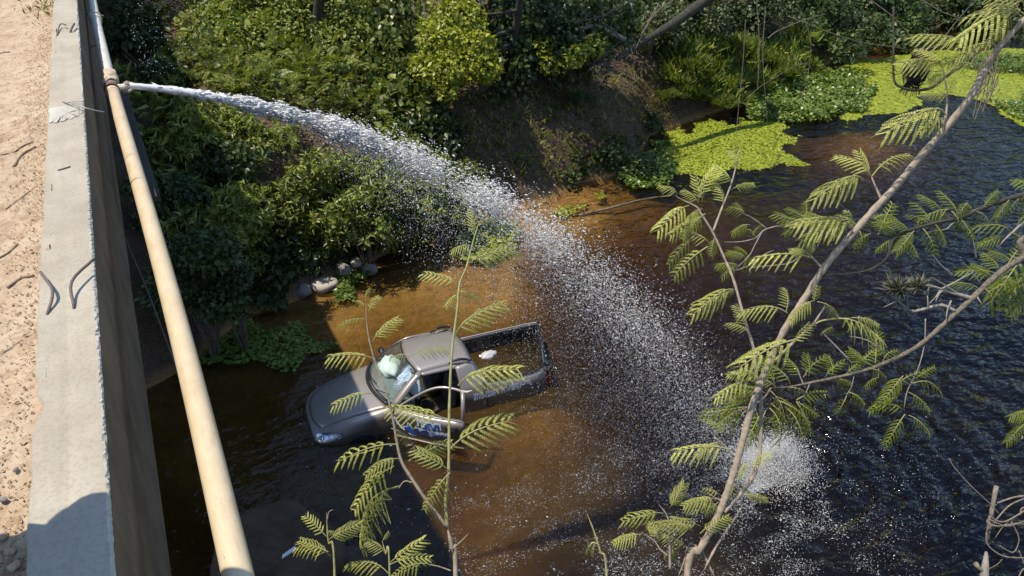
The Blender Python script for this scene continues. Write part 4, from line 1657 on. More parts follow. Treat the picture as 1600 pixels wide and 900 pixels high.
# upper left: leafy tree above the feathery shrubs
T('leafy_tree', 4.3, 20.6, (4.6, 19.8, 7.4), .16,
  [LA(330, 55, 21, .9), LA(400, 60, 20.6, .95), LA(455, 40, 20.2, 1.0), LA(520, 60, 20.0, .95), LA(395, 5, 20.8, 1.1), LA(480, -15, 20.4, 1.2), LA(560, 20, 20.0, .9), LA(330, 0, 21.6, .8)],
  'ovate', 'leaf_fern', "leafy olive tree at the upper left above the feathery shrubs", per=2600, seed=3)
T('vine_tree', 7.2, 19.4, (7.4, 18.2, 7.2), .15,
  [LA(600, 60, 19.6, .85), LA(560, 115, 19.6, .55), LA(640, 110, 19.0, .7), LA(620, 5, 19.8, .9), LA(655, 165, 18.8, .42), LA(590, 0, 20, .8)],
  'vine', 'leaf_gloss', "tree draped in broad vine leaves left of the brightest crown", per=1500, seed=4)
T('bright_tree', 8.6, 18.2, (8.8, 17.4, 6.6), .13,
  [LA(690, 60, 18.4, .75), LA(740, 70, 18.3, .70), LA(705, 105, 18.1, .65), LA(755, 110, 18.2, .5), LA(715, 20, 18.6, .7), LA(665, 100, 18.4, .5), LA(700, 140, 18.0, .30)],
  'ovate', 'leaf_bright', "bright yellow green bushy tree leaning out over the shaded bank", per=2600, seed=5)
T('vine_tree', 11.0, 20.8, (11.2, 20.0, 7.6), .17,
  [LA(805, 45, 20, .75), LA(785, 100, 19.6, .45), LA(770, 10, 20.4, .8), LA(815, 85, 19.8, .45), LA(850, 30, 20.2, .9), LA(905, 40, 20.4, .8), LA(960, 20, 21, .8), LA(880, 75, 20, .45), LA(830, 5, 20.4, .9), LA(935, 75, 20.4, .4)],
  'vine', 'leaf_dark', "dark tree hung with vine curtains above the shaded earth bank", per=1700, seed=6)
# crowns overhead, above the picture, that throw the shade on the bank and mirror in the water
T('tall_tree', 6.6, 22.5, (7.8, 19.4, 9.5), .26,
  [(8.7, 18.0, 7.6, 1.1), (8.8, 19.5, 8.0, 1.2), (9.2, 18.7, 9.2, 1.2), (9.5, 17.4, 7.4, .95), (8.4, 16.9, 5.7, .6), (9.9, 18.6, 7.7, 1.0), (9.6, 16.6, 6.6, .7)],
  'ovate', 'leaf_dark', "tall shade tree whose crown spreads above the dark earth bank", per=750, seed=8)
T('tall_tree', 16.5, 26.8, (16.5, 26, 9.5), .24,
  [(15, 25.8, 7.4, 1.6), (17.5, 26.4, 8.0, 1.7), (16.2, 27.5, 9.0, 1.8), (19, 27.2, 8, 1.6), (13.2, 26.6, 7.2, 1.2)],
  'ovate', 'leaf_grey', "tall grey green tree behind the grassy bank", per=650, seed=9)
T('tall_tree', 25, 27.5, (25, 27, 9.5), .28,
  [(23, 26.4, 7.0, 1.9), (26.5, 27, 7.4, 2.0), (24.6, 28, 9.2, 2.0), (29, 28.2, 7.6, 2.0), (21.5, 26, 6.6, 1.4)],
  'ovate', 'leaf_dark', "tall dark tree behind the left part of the duckweed sheet", per=560, seed=10)
T('tall_tree', 34, 28.5, (34, 28.5, 9.5), .3,
  [(32, 27.6, 6.6, 2.1), (35.5, 28, 7.2, 2.2), (33.6, 30, 9.4, 2.2), (38, 28.6, 6.8, 2.1), (36, 27, 4.6, 1.8), (31, 27.5, 4.2, 1.7)],
  'ovate', 'leaf_dark', "tall dark tree behind the right part of the duckweed sheet", per=500, seed=11)
T('tall_tree', 3.0, 26.5, (3.4, 26, 8.5), .22,
  [(2.2, 25.6, 6.6, 1.3), (4.4, 25.4, 7.2, 1.4), (3.2, 26.8, 8.4, 1.5), (5.8, 25.2, 6.2, 1.2)],
  'ovate', 'leaf_fern', "tall olive tree at the far left behind the orange bare earth", per=700, seed=12)

# gallery forest behind, out of the picture above: its dark crowns mirror in the shaded water
for fx, fy, hh, lab, sd in ((-1.5, 27, 21, "very tall dark tree behind the far end of the bridge", 21), (3.5, 29.5, 24, "tallest dark tree of the forest behind the leafy slope", 22), (8.5, 28.5, 21, "very tall dark tree behind the vine tree", 23), (12.5, 27.5, 15, "tall dark tree behind the mossy leaning limb", 24)):
    rr_ = random.Random(sd)
    lumps = [(fx + rr_.uniform(-2.2, 2.2), fy + rr_.uniform(-1.2, 1.6), hh * q + rr_.uniform(-.5, .5), rr_.uniform(1.7, 2.6)) for q in (.32, .38, .45, .5, .56, .6, .66, .72, .76, .82, .88, .92, .97, 1.0)]
    T('forest_tree', fx, fy, (fx + .3, fy, hh), .32, lumps, 'ovate', 'leaf_dark', lab, per=200, seed=sd)

# broken mossy limb reaching in from the right, with a smaller snag
f = foot_at(17.0, 22.4)
o = empty("leaning_tree", f, "thick mossy leaning limb with a pale broken snag over the shaded bank", "tree", "trees on the far bank")
inv = np.array(f)
P = [f, at_depth(1160, -40, 22.4), at_depth(1092, 8, 21.6), at_depth(1050, 38, 21.2), at_depth(1010, 62, 20.8), at_depth(965, 92, 20.4)]
Geo().tube([Vector(q - inv) for q in catmull([np.array(p) for p in P], 26)], list(np.linspace(.20, .07, 26)), 10).build("trunk", M['bark'], o, smooth=True)
P = [at_depth(978, 62, 20.6), at_depth(955, 52, 20.5), at_depth(930, 41, 20.3), at_depth(905, 46, 20.3)]
Geo().tube([Vector(q - inv) for q in catmull(P, 10)], [.06, .07, .07, .065, .06, .055, .05, .05, .045, .035], 8).build("snag", M['bark_pale'], o, smooth=True)
rnd = random.Random(14)
g = Geo()
for k in range(26):                                     # knot of bare looping twigs below the limb
    u0, v0 = rnd.uniform(905, 985), rnd.uniform(60, 100)
    u1, v1 = rnd.uniform(915, 975), rnd.uniform(92, 116)
    pts = [at_depth(u0, v0, 20.2 + rnd.uniform(-.3, .2)), at_depth((u0 + u1) / 2 + rnd.uniform(-12, 14), (v0 + v1) / 2 + rnd.uniform(0, 16), 20.0), at_depth(u1, v1, 19.9 + rnd.uniform(-.2, .2))]
    g.tube([Vector(q - inv) for q in catmull(pts, 7)], .009, 4, cap=False)
for u0, v0, u1, v1, u2, v2 in ((870, 36, 940, 25, 1000, -15), (850, -10, 865, 30, 872, 58), (985, 95, 1010, 40, 1030, 5), (930, 25, 955, 45, 970, 60), (1000, 60, 1025, 20, 1060, -5)):
    g.tube([Vector(q - inv) for q in catmull([at_depth(u0, v0, 20), at_depth(u1, v1, 20), at_depth(u2, v2, 20.3)], 10)], .016, 5, cap=False)
g.build("bare_twig", M['twig'], o, smooth=True)
v, fcs = joined([(foliage('ovate', (.35, .35, .3), 130, 60 + i)[0] + at_depth(u, vv, 19.8) - inv, foliage('ovate', (.35, .35, .3), 130, 60 + i)[1]) for i, (u, vv) in enumerate(((905, 82), (930, 70), (895, 92), (845, 75), (860, 100)))])
obj("leaves", np_mesh("leaves", v, fcs), M['leaf_bright'], o)

# bare hanging vines and twiggy tangle, upper right
def vine(pts, d, r, label, group="bare vines hanging from the far trees", mat='twig'):
    P = catmull([at_depth(u, v, d + dd) for u, v, dd in pts], 14)
    o = Geo().tube(P, list(np.linspace(r * .7, r * .3, 14)), 5, cap=False).build("hanging_vine", M[mat], None, smooth=True)
    return tag(o, label, "vine", group)


vine([(1180, -30, 0), (1186, 60, .2), (1184, 140, -.2)], 21.5, .022, "bare vine hanging straight down in front of the grassy bank, leftmost of the hanging vines")
vine([(1165, 30, 0), (1160, 110, .1), (1151, 200, 0), (1148, 262, -.2)], 19.5, .014, "thin bare vine dangling down to the yellow duckweed")
vine([(1196, 10, 0), (1192, 90, 0), (1199, 190, 0)], 21.0, .016, "bare vine hanging beside the leftmost one down to the grassy bank")
vine([(1200, 60, 0), (1216, 48, 0), (1260, 30, 0), (1290, 22, 0)], 22, .03, "pale bare bough slanting across the dark shrubs")
vine([(1165, 165, 0), (1182, 140, 0), (1250, 100, 0), (1270, 108, 0)], 20.5, .014, "bare twig slanting over the herb clumps")
vine([(1250, 160, 0), (1262, 120, 0), (1266, 60, 0), (1245, 0, 0)], 23, .014, "thin vine beside the herb clump with dry stalks")
vine([(1360, 0, 0), (1400, 30, 0), (1450, 78, .3), (1510, 15, .5), (1560, -30, .5)], 17, .02, "long dark vine sagging across the deep shade above the duckweed")
vine([(1230, 25, 0), (1330, 62, 0), (1400, 74, 0), (1440, 82, 0)], 22, .02, "bare vine running level toward the hanging nest")
vine([(1440, 0, 0), (1480, 22, 0), (1520, 25, 0), (1600, -20, 0)], 16, .022, "upper bare vine crossing in front of the deep shade")


# ------------------------------------------------------------------ floating plants
def mat_patch(poly, n, size, label, name, mat, cat, z=(0.006, 0.02), tilt=.25, seed=1, ragged=.35, round_=.9, scale=1.6):
    """a floating mat: many small leaves inside a ragged outline given in photograph pixels at water level"""
    W = np.array([at_level(u, v, 0)[:2] for u, v in poly])
    rng = np.random.default_rng(seed)
    lo, hi = W.min(0), W.max(0)
    q = rng.uniform(lo - .3, hi + .3, (n * 4, 2))
    d = seg_dist(q[:, 0], q[:, 1], [tuple(p) for p in W], True)
    ins = inside(q[:, 0], q[:, 1], W)
    nz = fbm(q[:, 0] * scale + seed, q[:, 1] * scale, 4)
    keep = (np.where(ins, d, -d) + nz * ragged * 1.6) > 0
    q = q[keep][:n]
    nz = fbm(q[:, 0] * 2.3 + seed, q[:, 1] * 2.3, 3)
    n_ = len(q)
    zz = rng.uniform(*z, n_) * (1 + 1.2 * np.clip(nz, -.5, .7))
    b = np.column_stack([q, np.maximum(zz, .004)])
    a = rng.uniform(0, 2 * PI, n_)
    dirs = np.column_stack([np.cos(a), np.sin(a), rng.normal(size=n_) * tilt * .6])
    nr = unit(np.column_stack([rng.normal(size=(n_, 2)) * tilt, np.ones(n_)]))
    L = rng.uniform(.7, 1.3, n_) * size
    v, f = leaves(b, dirs, nr, L, L * round_, .02, .02)
    o = obj(name, np_mesh(name, v, f), M[mat])
    return tag(o, label, cat, None, "stuff")


mat_patch([(1028, 225), (1050, 205), (1085, 196), (1150, 192), (1215, 188), (1240, 215), (1225, 240), (1262, 258), (1230, 262), (1190, 262), (1150, 265), (1120, 276), (1085, 278), (1050, 262)], 15000, .06,
          "yellow green duckweed mat half in shade at the foot of the grassy bank", "duckweed_mat", 'duckweed', "duckweed", seed=3, ragged=.5, scale=2.2)
mat_patch([(960, 300), (975, 270), (1000, 240), (1040, 225), (1060, 268), (1030, 288)], 3200, .085,
          "shaded dark green floating plants below the earth bank", "floating_plants", 'hyacinth', "floating plants", z=(.01, .16), tilt=.5, seed=4)
mat_patch([(1170, 190), (1180, 160), (1215, 130), (1290, 115), (1345, 125), (1365, 150), (1345, 175), (1300, 186), (1240, 194)], 11000, .095,
          "bright green leafy floating plants along the sunlit bank", "floating_plants", 'hyacinth', "floating plants", z=(.02, .30), tilt=.55, seed=5)
mat_patch([(1290, 108), (1330, 92), (1400, 85), (1480, 80), (1600, 76), (1700, 95), (1700, 240), (1610, 205), (1580, 185), (1540, 160), (1480, 148), (1420, 165), (1380, 178), (1320, 185), (1345, 160), (1350, 130)], 42000, .10,
          "wide yellow sheet of duckweed spread across the far water", "duckweed_sheet", 'duckweed', "duckweed", z=(.005, .012), tilt=.10, seed=6, ragged=.5, scale=.8)
mat_patch([(1470, 100), (1520, 88), (1620, 90), (1700, 110), (1640, 125), (1540, 112)], 3500, .10,
          "darker leafy floating plants along the far shaded bank", "floating_plants", 'hyacinth', "floating plants", z=(.02, .22), tilt=.5, seed=7)
mat_patch([(1560, 165), (1600, 150), (1680, 170), (1700, 240), (1620, 200)], 2600, .10,
          "green floating plants at the right edge of the far water", "floating_plants", 'hyacinth', "floating plants", z=(.01, .14), tilt=.5, seed=8)
mat_patch([(708, 390), (725, 360), (770, 345), (805, 352), (815, 370), (790, 395), (765, 412), (730, 412)], 1700, .085,
          "round clump of lit floating plants near the middle of the shallows", "floating_plants", 'duckweed', "floating plants", z=(.02, .14), tilt=.5, seed=9, ragged=.12)
mat_patch([(305, 560), (320, 520), (370, 495), (420, 515), (470, 505), (500, 540), (470, 560), (420, 572), (390, 572), (350, 565)], 1700, .075,
          "floating plants on the dark water in the bridge shadow", "floating_plants", 'hyacinth', "floating plants", z=(.005, .03), tilt=.3, seed=10, ragged=.5)
mat_patch([(520, 440), (535, 420), (570, 412), (590, 420), (575, 435), (555, 450), (550, 470), (530, 472)], 900, .07,
          "small yellowish water plants among the pale rocks", "water_plants", 'hyacinth', "water plants", z=(.02, .12), tilt=.5, seed=11, ragged=.1)
mat_patch([(585, 405), (610, 392), (650, 372), (695, 362), (690, 370), (640, 388), (610, 400)], 700, .06,
          "thin strip of weeds along the shaded waterline", "water_plants", 'duckweed', "water plants", z=(.01, .06), tilt=.4, seed=12, ragged=.1)
mat_patch([(690, 352), (720, 338), (760, 332), (740, 348), (710, 358)], 500, .06,
          "weeds at the foot of the spray by the bank", "water_plants", 'duckweed', "water plants", z=(.01, .06), tilt=.4, seed=13, ragged=.1)
mat_patch([(868, 332), (880, 325), (915, 322), (905, 330), (880, 340)], 160, .08,
          "yellow floating leaves left of the sunken stick", "water_plants", 'duckweed', "water plants", z=(.01, .05), tilt=.4, seed=14, ragged=.06)
mat_patch([(926, 305), (940, 298), (948, 312), (935, 318)], 110, .08,
          "tiny clump of yellow leaves above the sunken stick", "water_plants", 'duckweed', "water plants", z=(.01, .06), tilt=.4, seed=15, ragged=.05)
P = catmull([at_level(905, 336, -.03), at_level(950, 326, -.05), at_level(1005, 312, -.09), at_level(1050, 306, -.14)], 12)
tag(Geo().tube(P, .03, 7).build("sunken_branch", M['bark_pale'], None, smooth=True), "pale sunken branch in the shallows right of the spray", "branch")
P = catmull([at_level(880, 280, .1), at_level(900, 272, .12), at_level(925, 264, .2)], 8)
tag(Geo().tube(P, .035, 7).build("branch", M['twig'], None, smooth=True), "grey stick lying on the foot of the shaded bank", "branch")

# leaf litter and grass on the bank floor
def litter(n, box, label, seed, name="leaf_litter", mat='leaf_dry', size=.09, up_=False):
    rng = np.random.default_rng(seed)
    out_ = []
    u = rng.uniform(box[0], box[2], n)
    v = rng.uniform(box[1], box[3], n)
    for a, b in zip(u, v):
        s = sight(a, b)
        lo_, hi_ = 8.0, 40.0
        t = lo_
        while t < hi_:
            p = EYE + s * t
            if p[2] <= max(0, float(_hg(p[0], p[1]))):
                break
            t += .15
        out_.append(EYE + s * t)
    P = np.array(out_)
    P = P[P[:, 2] > .05]
    P[:, 2] = np.array([float(_hg(p[0], p[1])) for p in P]) + .02
    n_ = len(P)
    a = rng.uniform(0, 2 * PI, n_)
    dirs = np.column_stack([np.cos(a), np.sin(a), rng.uniform(.1, .6, n_) if not up_ else rng.uniform(.8, 2.5, n_)])
    L = rng.uniform(.6, 1.5, n_) * size
    v, f = leaves(P, dirs, unit(np.column_stack([rng.normal(size=(n_, 2)) * .6, np.ones(n_)])), L, L * (.5 if not up_ else .1), .15, .2)
    o = obj(name, np_mesh(name, v, f), M[mat])
    return tag(o, label, "leaf litter" if not up_ else "grass", None, "stuff")


def undergrowth(n, poly, kind, r, per, mat, label, seed, lift=.10):
    """low tangle of leaves covering the ground where the photograph shows it"""
    rng = np.random.default_rng(seed)
    A = np.array(poly, float)
    q = rng.uniform(A.min(0), A.max(0), (n * 3, 2))
    q = q[inside(q[:, 0], q[:, 1], A)][:n]
    protos = [foliage(kind, (r, r, r * .7), per, seed * 31 + i) for i in range(5)]
    parts = []
    for u, v in q:
        t = ground_depth(u, v)
        p = EYE + sight(u, v) * t
        if p[2] < .05:
            continue
        k = rng.uniform(.5, 1.1) ** 1.0 + (0.7 if rng.random() < .2 else 0)
        a = rng.uniform(0, 6.28)
        R = np.array([[math.cos(a), -math.sin(a), 0], [math.sin(a), math.cos(a), 0], [0, 0, 1]])
        vv, ff = protos[rng.integers(5)]
        parts.append((vv @ R.T * k + p + np.array([0, 0, lift * k]), ff))
    v, f = joined(parts)
    return tag(obj("undergrowth", np_mesh("undergrowth", v, f), M[mat]), label, "undergrowth", None, "stuff")


undergrowth(170, [(330, 60), (560, 60), (640, 200), (560, 190), (470, 175), (330, 150), (285, 120)], 'fern', .42, 170, 'leaf_fern', "feathery olive undergrowth on the slope above the jet", 61, .2)
undergrowth(110, [(330, 0), (620, 0), (640, 90), (330, 90)], 'ovate', .45, 120, 'leaf_fern', "leafy undergrowth on the upper slope between the trees", 62, .25)
undergrowth(190, [(225, 130), (330, 160), (400, 240), (410, 370), (400, 440), (330, 470), (270, 380)], 'lance', .38, 90, 'leaf_gloss', "dark undergrowth on the slope in the bridge shadow", 63, .15)
undergrowth(120, [(450, 275), (560, 255), (700, 260), (790, 310), (700, 335), (560, 385), (470, 420)], 'lance', .36, 90, 'leaf_gloss', "glossy undergrowth filling the gaps of the sunlit thicket", 64, .15)
undergrowth(130, [(560, 190), (640, 170), (700, 200), (720, 260), (600, 235)], 'ovate', .35, 80, 'leaf_dark', "dark undergrowth below the vine tree beside the jet", 65, .1)
undergrowth(130, [(1040, 75), (1420, 65), (1330, 110), (1200, 160), (1060, 190), (1030, 150)], 'grass', .5, 150, 'herb', "rank green undergrowth on the right bank", 66, .1)
undergrowth(340, [(800, 0), (1600, 0), (1600, 70), (1400, 82), (1200, 80), (800, 90)], 'ovate', .6, 110, 'leaf_dark', "dark undergrowth along the top of the far bank", 67, .25)
undergrowth(90, [(960, 220), (1050, 190), (1060, 230), (1000, 285), (900, 300), (880, 280)], 'ovate', .25, 70, 'leaf_dark', "dark weeds at the foot of the shaded earth bank", 68, .05)
undergrowth(130, [(380, 385), (440, 375), (560, 375), (600, 390), (540, 405), (470, 425), (440, 465), (380, 480)], 'ovate', .24, 90, 'leaf_dark', "dark low weeds along the waterline behind the rocks", 69, .08)
undergrowth(110, [(560, 60), (640, 40), (660, 160), (700, 200), (640, 200), (580, 160)], 'vine', .35, 70, 'leaf_gloss', "trailing vine undergrowth below the vine tree", 70, .3)
litter(1500, (380, 195, 700, 300), "dry leaf litter on the sunlit slope under the jet", 31)
litter(2600, (690, 100, 1060, 300), "dead leaves and straw on the shaded earth bank", 32)
litter(900, (1000, 120, 1080, 200), "pale dry straw on the bank beside the herb clumps", 33, size=.16, up_=True, name="dry_grass")
litter(900, (235, 0, 330, 90), "dry leaves on the orange bare earth at upper left", 34)
litter(2400, (690, 110, 1050, 290), "thin weeds sprouting on the shaded earth bank", 35, size=.2, up_=True, name="bank_grass", mat='leaf_fern')

# bare roots hanging under the thicket
rnd = random.Random(9)
for k, (u0, v0, u1, v1) in enumerate(((598, 340, 611, 378), (628, 322, 642, 364), (590, 335, 593, 360), (560, 350, 575, 375), (612, 330, 640, 360))):
    P = catmull([at_depth(u0, v0, 16.6), at_depth((u0 + u1) / 2 + 3, (v0 + v1) / 2 - 3, 16.5), at_depth(u1, v1, 16.5)], 6)
    o = Geo().tube(P, .010, 5).build("hanging_root", M['bark_pale'], None, smooth=True)
    tag(o, ["longest bare root hanging over the water, rightmost but one under the sunlit thicket", "bare root slanting down at the right end of the thicket foot", "short bare root beside the longest one on its left", "leftmost bare root low under the thicket", "bare root crossing behind the longest one"][k], "root", "bare roots under the thicket")

# ================================================================== young trees close to the camera
M['frond'] = leaf_mat("pale feathery leaflets", (0.337, 0.352, 0.068), (0.474, 0.473, 0.112), (0.643, 0.615, 0.195), 0.5, 0.45, 0.35)
M['frond_green'] = leaf_mat("fresh green leaflets", (0.128, 0.189, 0.014), (0.213, 0.270, 0.019), (0.340, 0.365, 0.034), 0.5, 0.5, 0.35)
M['stem_pale'] = plain("pale tan bark", (0.33, 0.255, 0.175), 0.8, vary=.3, scale=45)
M['stem_green'] = plain("green young stem", (0.34, 0.31, 0.11), 0.65, vary=.25, scale=40)
M['dead_stem'] = plain("weathered dead stem", (0.21, 0.165, 0.115), 0.85, vary=.35, scale=50)
M['lichen_bark'] = plain("lichen spotted bark", (0.15, 0.12, 0.082), 0.9, vary=.55, scale=60)


def frond_mesh(name, n, seed, mat, curl=0.0):
    """one feathered leaf, unit long along +X, arched, with drooping rows of leaflets on both sides"""
    rng = np.random.default_rng(seed)
    arch = rng.uniform(.10, .22)
    axis = lambda t: np.array([t, .04 * math.sin(2.2 * t + seed), arch * 4 * t * (1 - t) * (1.25 - .6 * t)])
    g = Geo()
    g.tube([axis(t) for t in np.linspace(0, 1, 9)], list(np.linspace(.015, .006, 9)), 5, cap=False)
    nv = len(g.v)
    bs, ds, ns, Ls, Ws = [], [], [], [], []
    for i in range(n):
        t = .20 + .80 * i / (n - 1)
        for s in (1, -1):
            tt = min(1, t + rng.uniform(-.012, .012))
            b = axis(tt)
            ln = (.47 - .24 * abs(t - .45) ** 1.2 * 1.6) * rng.uniform(.88, 1.1)
            fw = .55 + .5 * t
            dr0 = rng.uniform(.05, .35) + curl
            d = np.array([fw, s * 1.0, .12 - dr0])
            d /= np.linalg.norm(d)
            # the row of leaflets bends down towards its tip
            pts = []
            p = b.copy()
            m = 13
            for q in range(m + 1):
                pts.append(p.copy())
                d = d + np.array([.03, 0, -.085 - .05 * rng.random()])
                d /= np.linalg.norm(d)
                p = p + d * ln / m
            g.tube([pts[0], pts[m // 2], pts[-1]], [.005, .004, .002], 3, cap=False)
            for q in range(1, m + 1):
                tang = unit(pts[q] - pts[q - 1])
                upv = np.array([0, 0, 1.0]) + rng.normal(size=3) * .08
                sd = unit(np.cross(tang, upv))
                for w in (1, -1):
                    bs.append(pts[q])
                    ds.append(tang * .95 + sd * w * .62 + np.array([0, 0, .05]))
                    ns.append(np.cross(sd, tang))
                    taper = 1 - .45 * (q / m) ** 3
                    Ls.append(.038 * taper)
                    Ws.append(.032 * taper)
    v, f = leaves(np.array(bs), np.array(ds), np.array(ns), np.array(Ls), np.array(Ws), .05, .05)
    me = bpy.data.meshes.new(name)
    allv = [tuple(p) for p in g.v] + [tuple(p) for p in v]
    allf = [tuple(q) for q in g.f] + [tuple(int(k) + nv for k in q) for q in f]
    me.from_pydata(allv, [], allf)
    me.materials.append(M[mat])
    me.materials.append(M['stem_green'])
    mi = np.zeros(len(allf), np.int32)
    mi[:len(g.f)] = 1
    me.polygons.foreach_set("material_index", mi)
    me.update()
    return me


FRONDS = [frond_mesh("leaf", n, s, 'frond', c) for n, s, c in ((8, 1, .0), (9, 2, .15), (8, 3, .3), (9, 4, .1), (7, 5, .35))]
FRONDS_G = [frond_mesh("leaf", n, s, 'frond_green', c) for n, s, c in ((7, 11, .0), (8, 12, .15), (6, 13, .25))]
SMALL = [frond_mesh("leaf", 5, 21, 'frond', .3), frond_mesh("leaf", 5, 22, 'frond', .5)]


def sapling(name, foot, label, stem_list, leaf_list, mat='stem_pale', leafset=None, cat="sapling", group=None, jitter=.10):
    """stem_list: ((u, v, depth) ..., radius0, radius1, material); leaf_list: (u0, v0, u1, v1, depth)"""
    o = empty(name, foot, label, cat, group)
    inv = np.array(foot, float)
    for k, (pts, r0, r1, m_) in enumerate(stem_list):
        W = [np.array(p[1:]) if p[0] == 'w' else at_depth(*p) for p in pts]
        P = catmull([w - inv for w in W], 6 * len(W))
        n = len(P)
        rr = [(r0 + (r1 - r0) * i / (n - 1)) * (1 + .10 * math.sin(i * 1.9 + k)) * (1 - .8 * max(0, (i / (n - 1) - .86) / .14)) for i in range(n)]
        Geo().tube(P, rr, 8).build("trunk" if k == 0 else "branch", M[m_ or mat], o, smooth=True)
    rnd = random.Random(len(label))
    for (u0, v0, u1, v1, d) in leaf_list:
        a = Vector(at_depth(u0, v0, d) - inv)
        L0 = math.hypot(u1 - u0, v1 - v0)
        b = Vector(at_depth(u1, v1, d + rnd.uniform(-.10, .10) * L0 / 80) - inv)
        X = (b - a)
        L = X.length
        X.normalize()
        tocam = (Vector((0, 0, CAM_H)) - Vector(inv) - a).normalized()
        N = Vector((0, 0, 1)) * 1.0 + tocam * rnd.uniform(.1, .75) + Vector((rnd.uniform(-.3, .3), rnd.uniform(-.3, .3), 0))
        Z = (N - X * N.dot(X)).normalized()
        Y = Z.cross(X)
        pool = leafset or (SMALL if L0 < 26 else FRONDS)
        lo = obj("leaf", rnd.choice(pool), None, o)
        m4 = Matrix(((X.x, Y.x, Z.x, a.x), (X.y, Y.y, Z.y, a.y), (X.z, Y.z, Z.z, a.z), (0, 0, 0, 1)))
        w = rnd.uniform(.85, 1.1) * (1.35 if L0 < 34 else 1.0)
        lo.matrix_world = m4 @ Matrix.Diagonal((L, L * w, L * w, 1))
    return o


def down(u, v, d):
    """foot of a plant on the near bank below the place seen at (u, v, d)"""
    p = at_depth(u, v, d)
    return (p[0], p[1], float(height(p[0], p[1])) - .05)


# left sapling: forked stem in front of the pickup
dA = 3.3
ft = down(716, 930, dA)
sapling("feathery_sapling", ft, "forked feathery sapling rising in front of the sunken pickup", [
    ([('w', *ft), (715, 1400, dA - .1), (712, 905, dA), (706, 856, dA), (699, 824, dA)], .013, .0085, 'stem_pale'),
    ([(699, 824, dA), (670, 787, dA - .02), (640, 743, dA - .03), (627, 720, dA - .03), (620, 690, dA - .03), (614, 655, dA - .04), (604, 614, dA - .05), (585, 562, dA - .05), (574, 514, dA - .06), (571, 462, dA - .06)], .0085, .002, 'stem_pale'),
    ([(699, 824, dA), (696, 784, dA), (701, 731, dA), (702, 640, dA + .02), (706, 553, dA + .03), (714, 487, dA + .04), (718, 445, dA + .05), (729, 417, dA + .05), (737, 386, dA + .06), (748, 350, dA + .06), (757, 338, dA + .06)], .0075, .0022, 'stem_green'),
    ([(706, 858, dA), (718, 848, dA), (733, 833, dA)], .003, .0015, 'stem_pale'),
    ([(644, 754, dA - .03), (632, 752, dA - .03), (622, 764, dA - .03)], .003, .002, 'stem_pale'),
    ([(705, 892, dA), (685, 885, dA), (668, 882, dA)], .003, .002, 'stem_pale'),
], [(571, 478, 558, 470, dA), (577, 487, 591, 463, dA), (572, 465, 577, 452, dA), (570, 500, 529, 508, dA), (583, 535, 619, 497, dA), (584, 560, 516, 560, dA), (579, 613, 522, 634, dA),
    (640, 558, 696, 546, dA + .05), (640, 556, 610, 560, dA + .05), (695, 652, 610, 640, dA), (711, 522, 782, 476, dA), (716, 600, 806, 577, dA), (706, 704, 793, 658, dA),
    (718, 443, 663, 428, dA + .1), (731, 415, 801, 388, dA + .1), (737, 385, 707, 392, dA + .1), (718, 458, 698, 480, dA + .1), (718, 455, 747, 463, dA + .1), (748, 352, 776, 345, dA + .1), (742, 368, 735, 330, dA + .1),
    (620, 697, 531, 718, dA), (627, 718, 574, 742, dA - .03), (617, 730, 556, 795, dA), (624, 762, 564, 842, dA), (702, 733, 650, 704, dA - .05), (701, 737, 666, 796, dA - .05), (640, 722, 702, 690, dA + .05),
    (612, 668, 640, 690, dA), (668, 882, 612, 905, dA)])
ft = down(525, 930, 3.0)
sapling("feathery_shoot", ft, "small feathery shoot at the bottom edge left of the forked sapling, nearest the pipe", [
    ([('w', *ft), (527, 1400, 3.0), (523, 902, 3.0), (513, 846, 3.0), (510, 800, 3.0)], .007, .002, 'stem_green'),
    ([(511, 812, 3.0), (514, 800, 3.0), (521, 796, 3.0)], .002, .001, 'stem_pale')],
    [(510, 838, 476, 808, 3.0), (514, 846, 560, 818, 3.0), (513, 862, 463, 857, 3.0), (511, 830, 528, 838, 3.0), (516, 870, 470, 846, 3.02)])
ft = down(612, 930, 3.05)
sapling("feathery_shoot", ft, "small feathery shoot at the bottom edge between the pipe-side shoot and the forked sapling", [
    ([('w', *ft), (615, 1400, 3.05), (609, 902, 3.05), (602, 865, 3.05), (597, 844, 3.05)], .006, .002, 'stem_green')],
    [(601, 864, 576, 846, 3.05), (609, 880, 659, 842, 3.05), (606, 897, 546, 882, 3.05), (609, 884, 670, 872, 3.03), (598, 846, 606, 832, 3.05)])

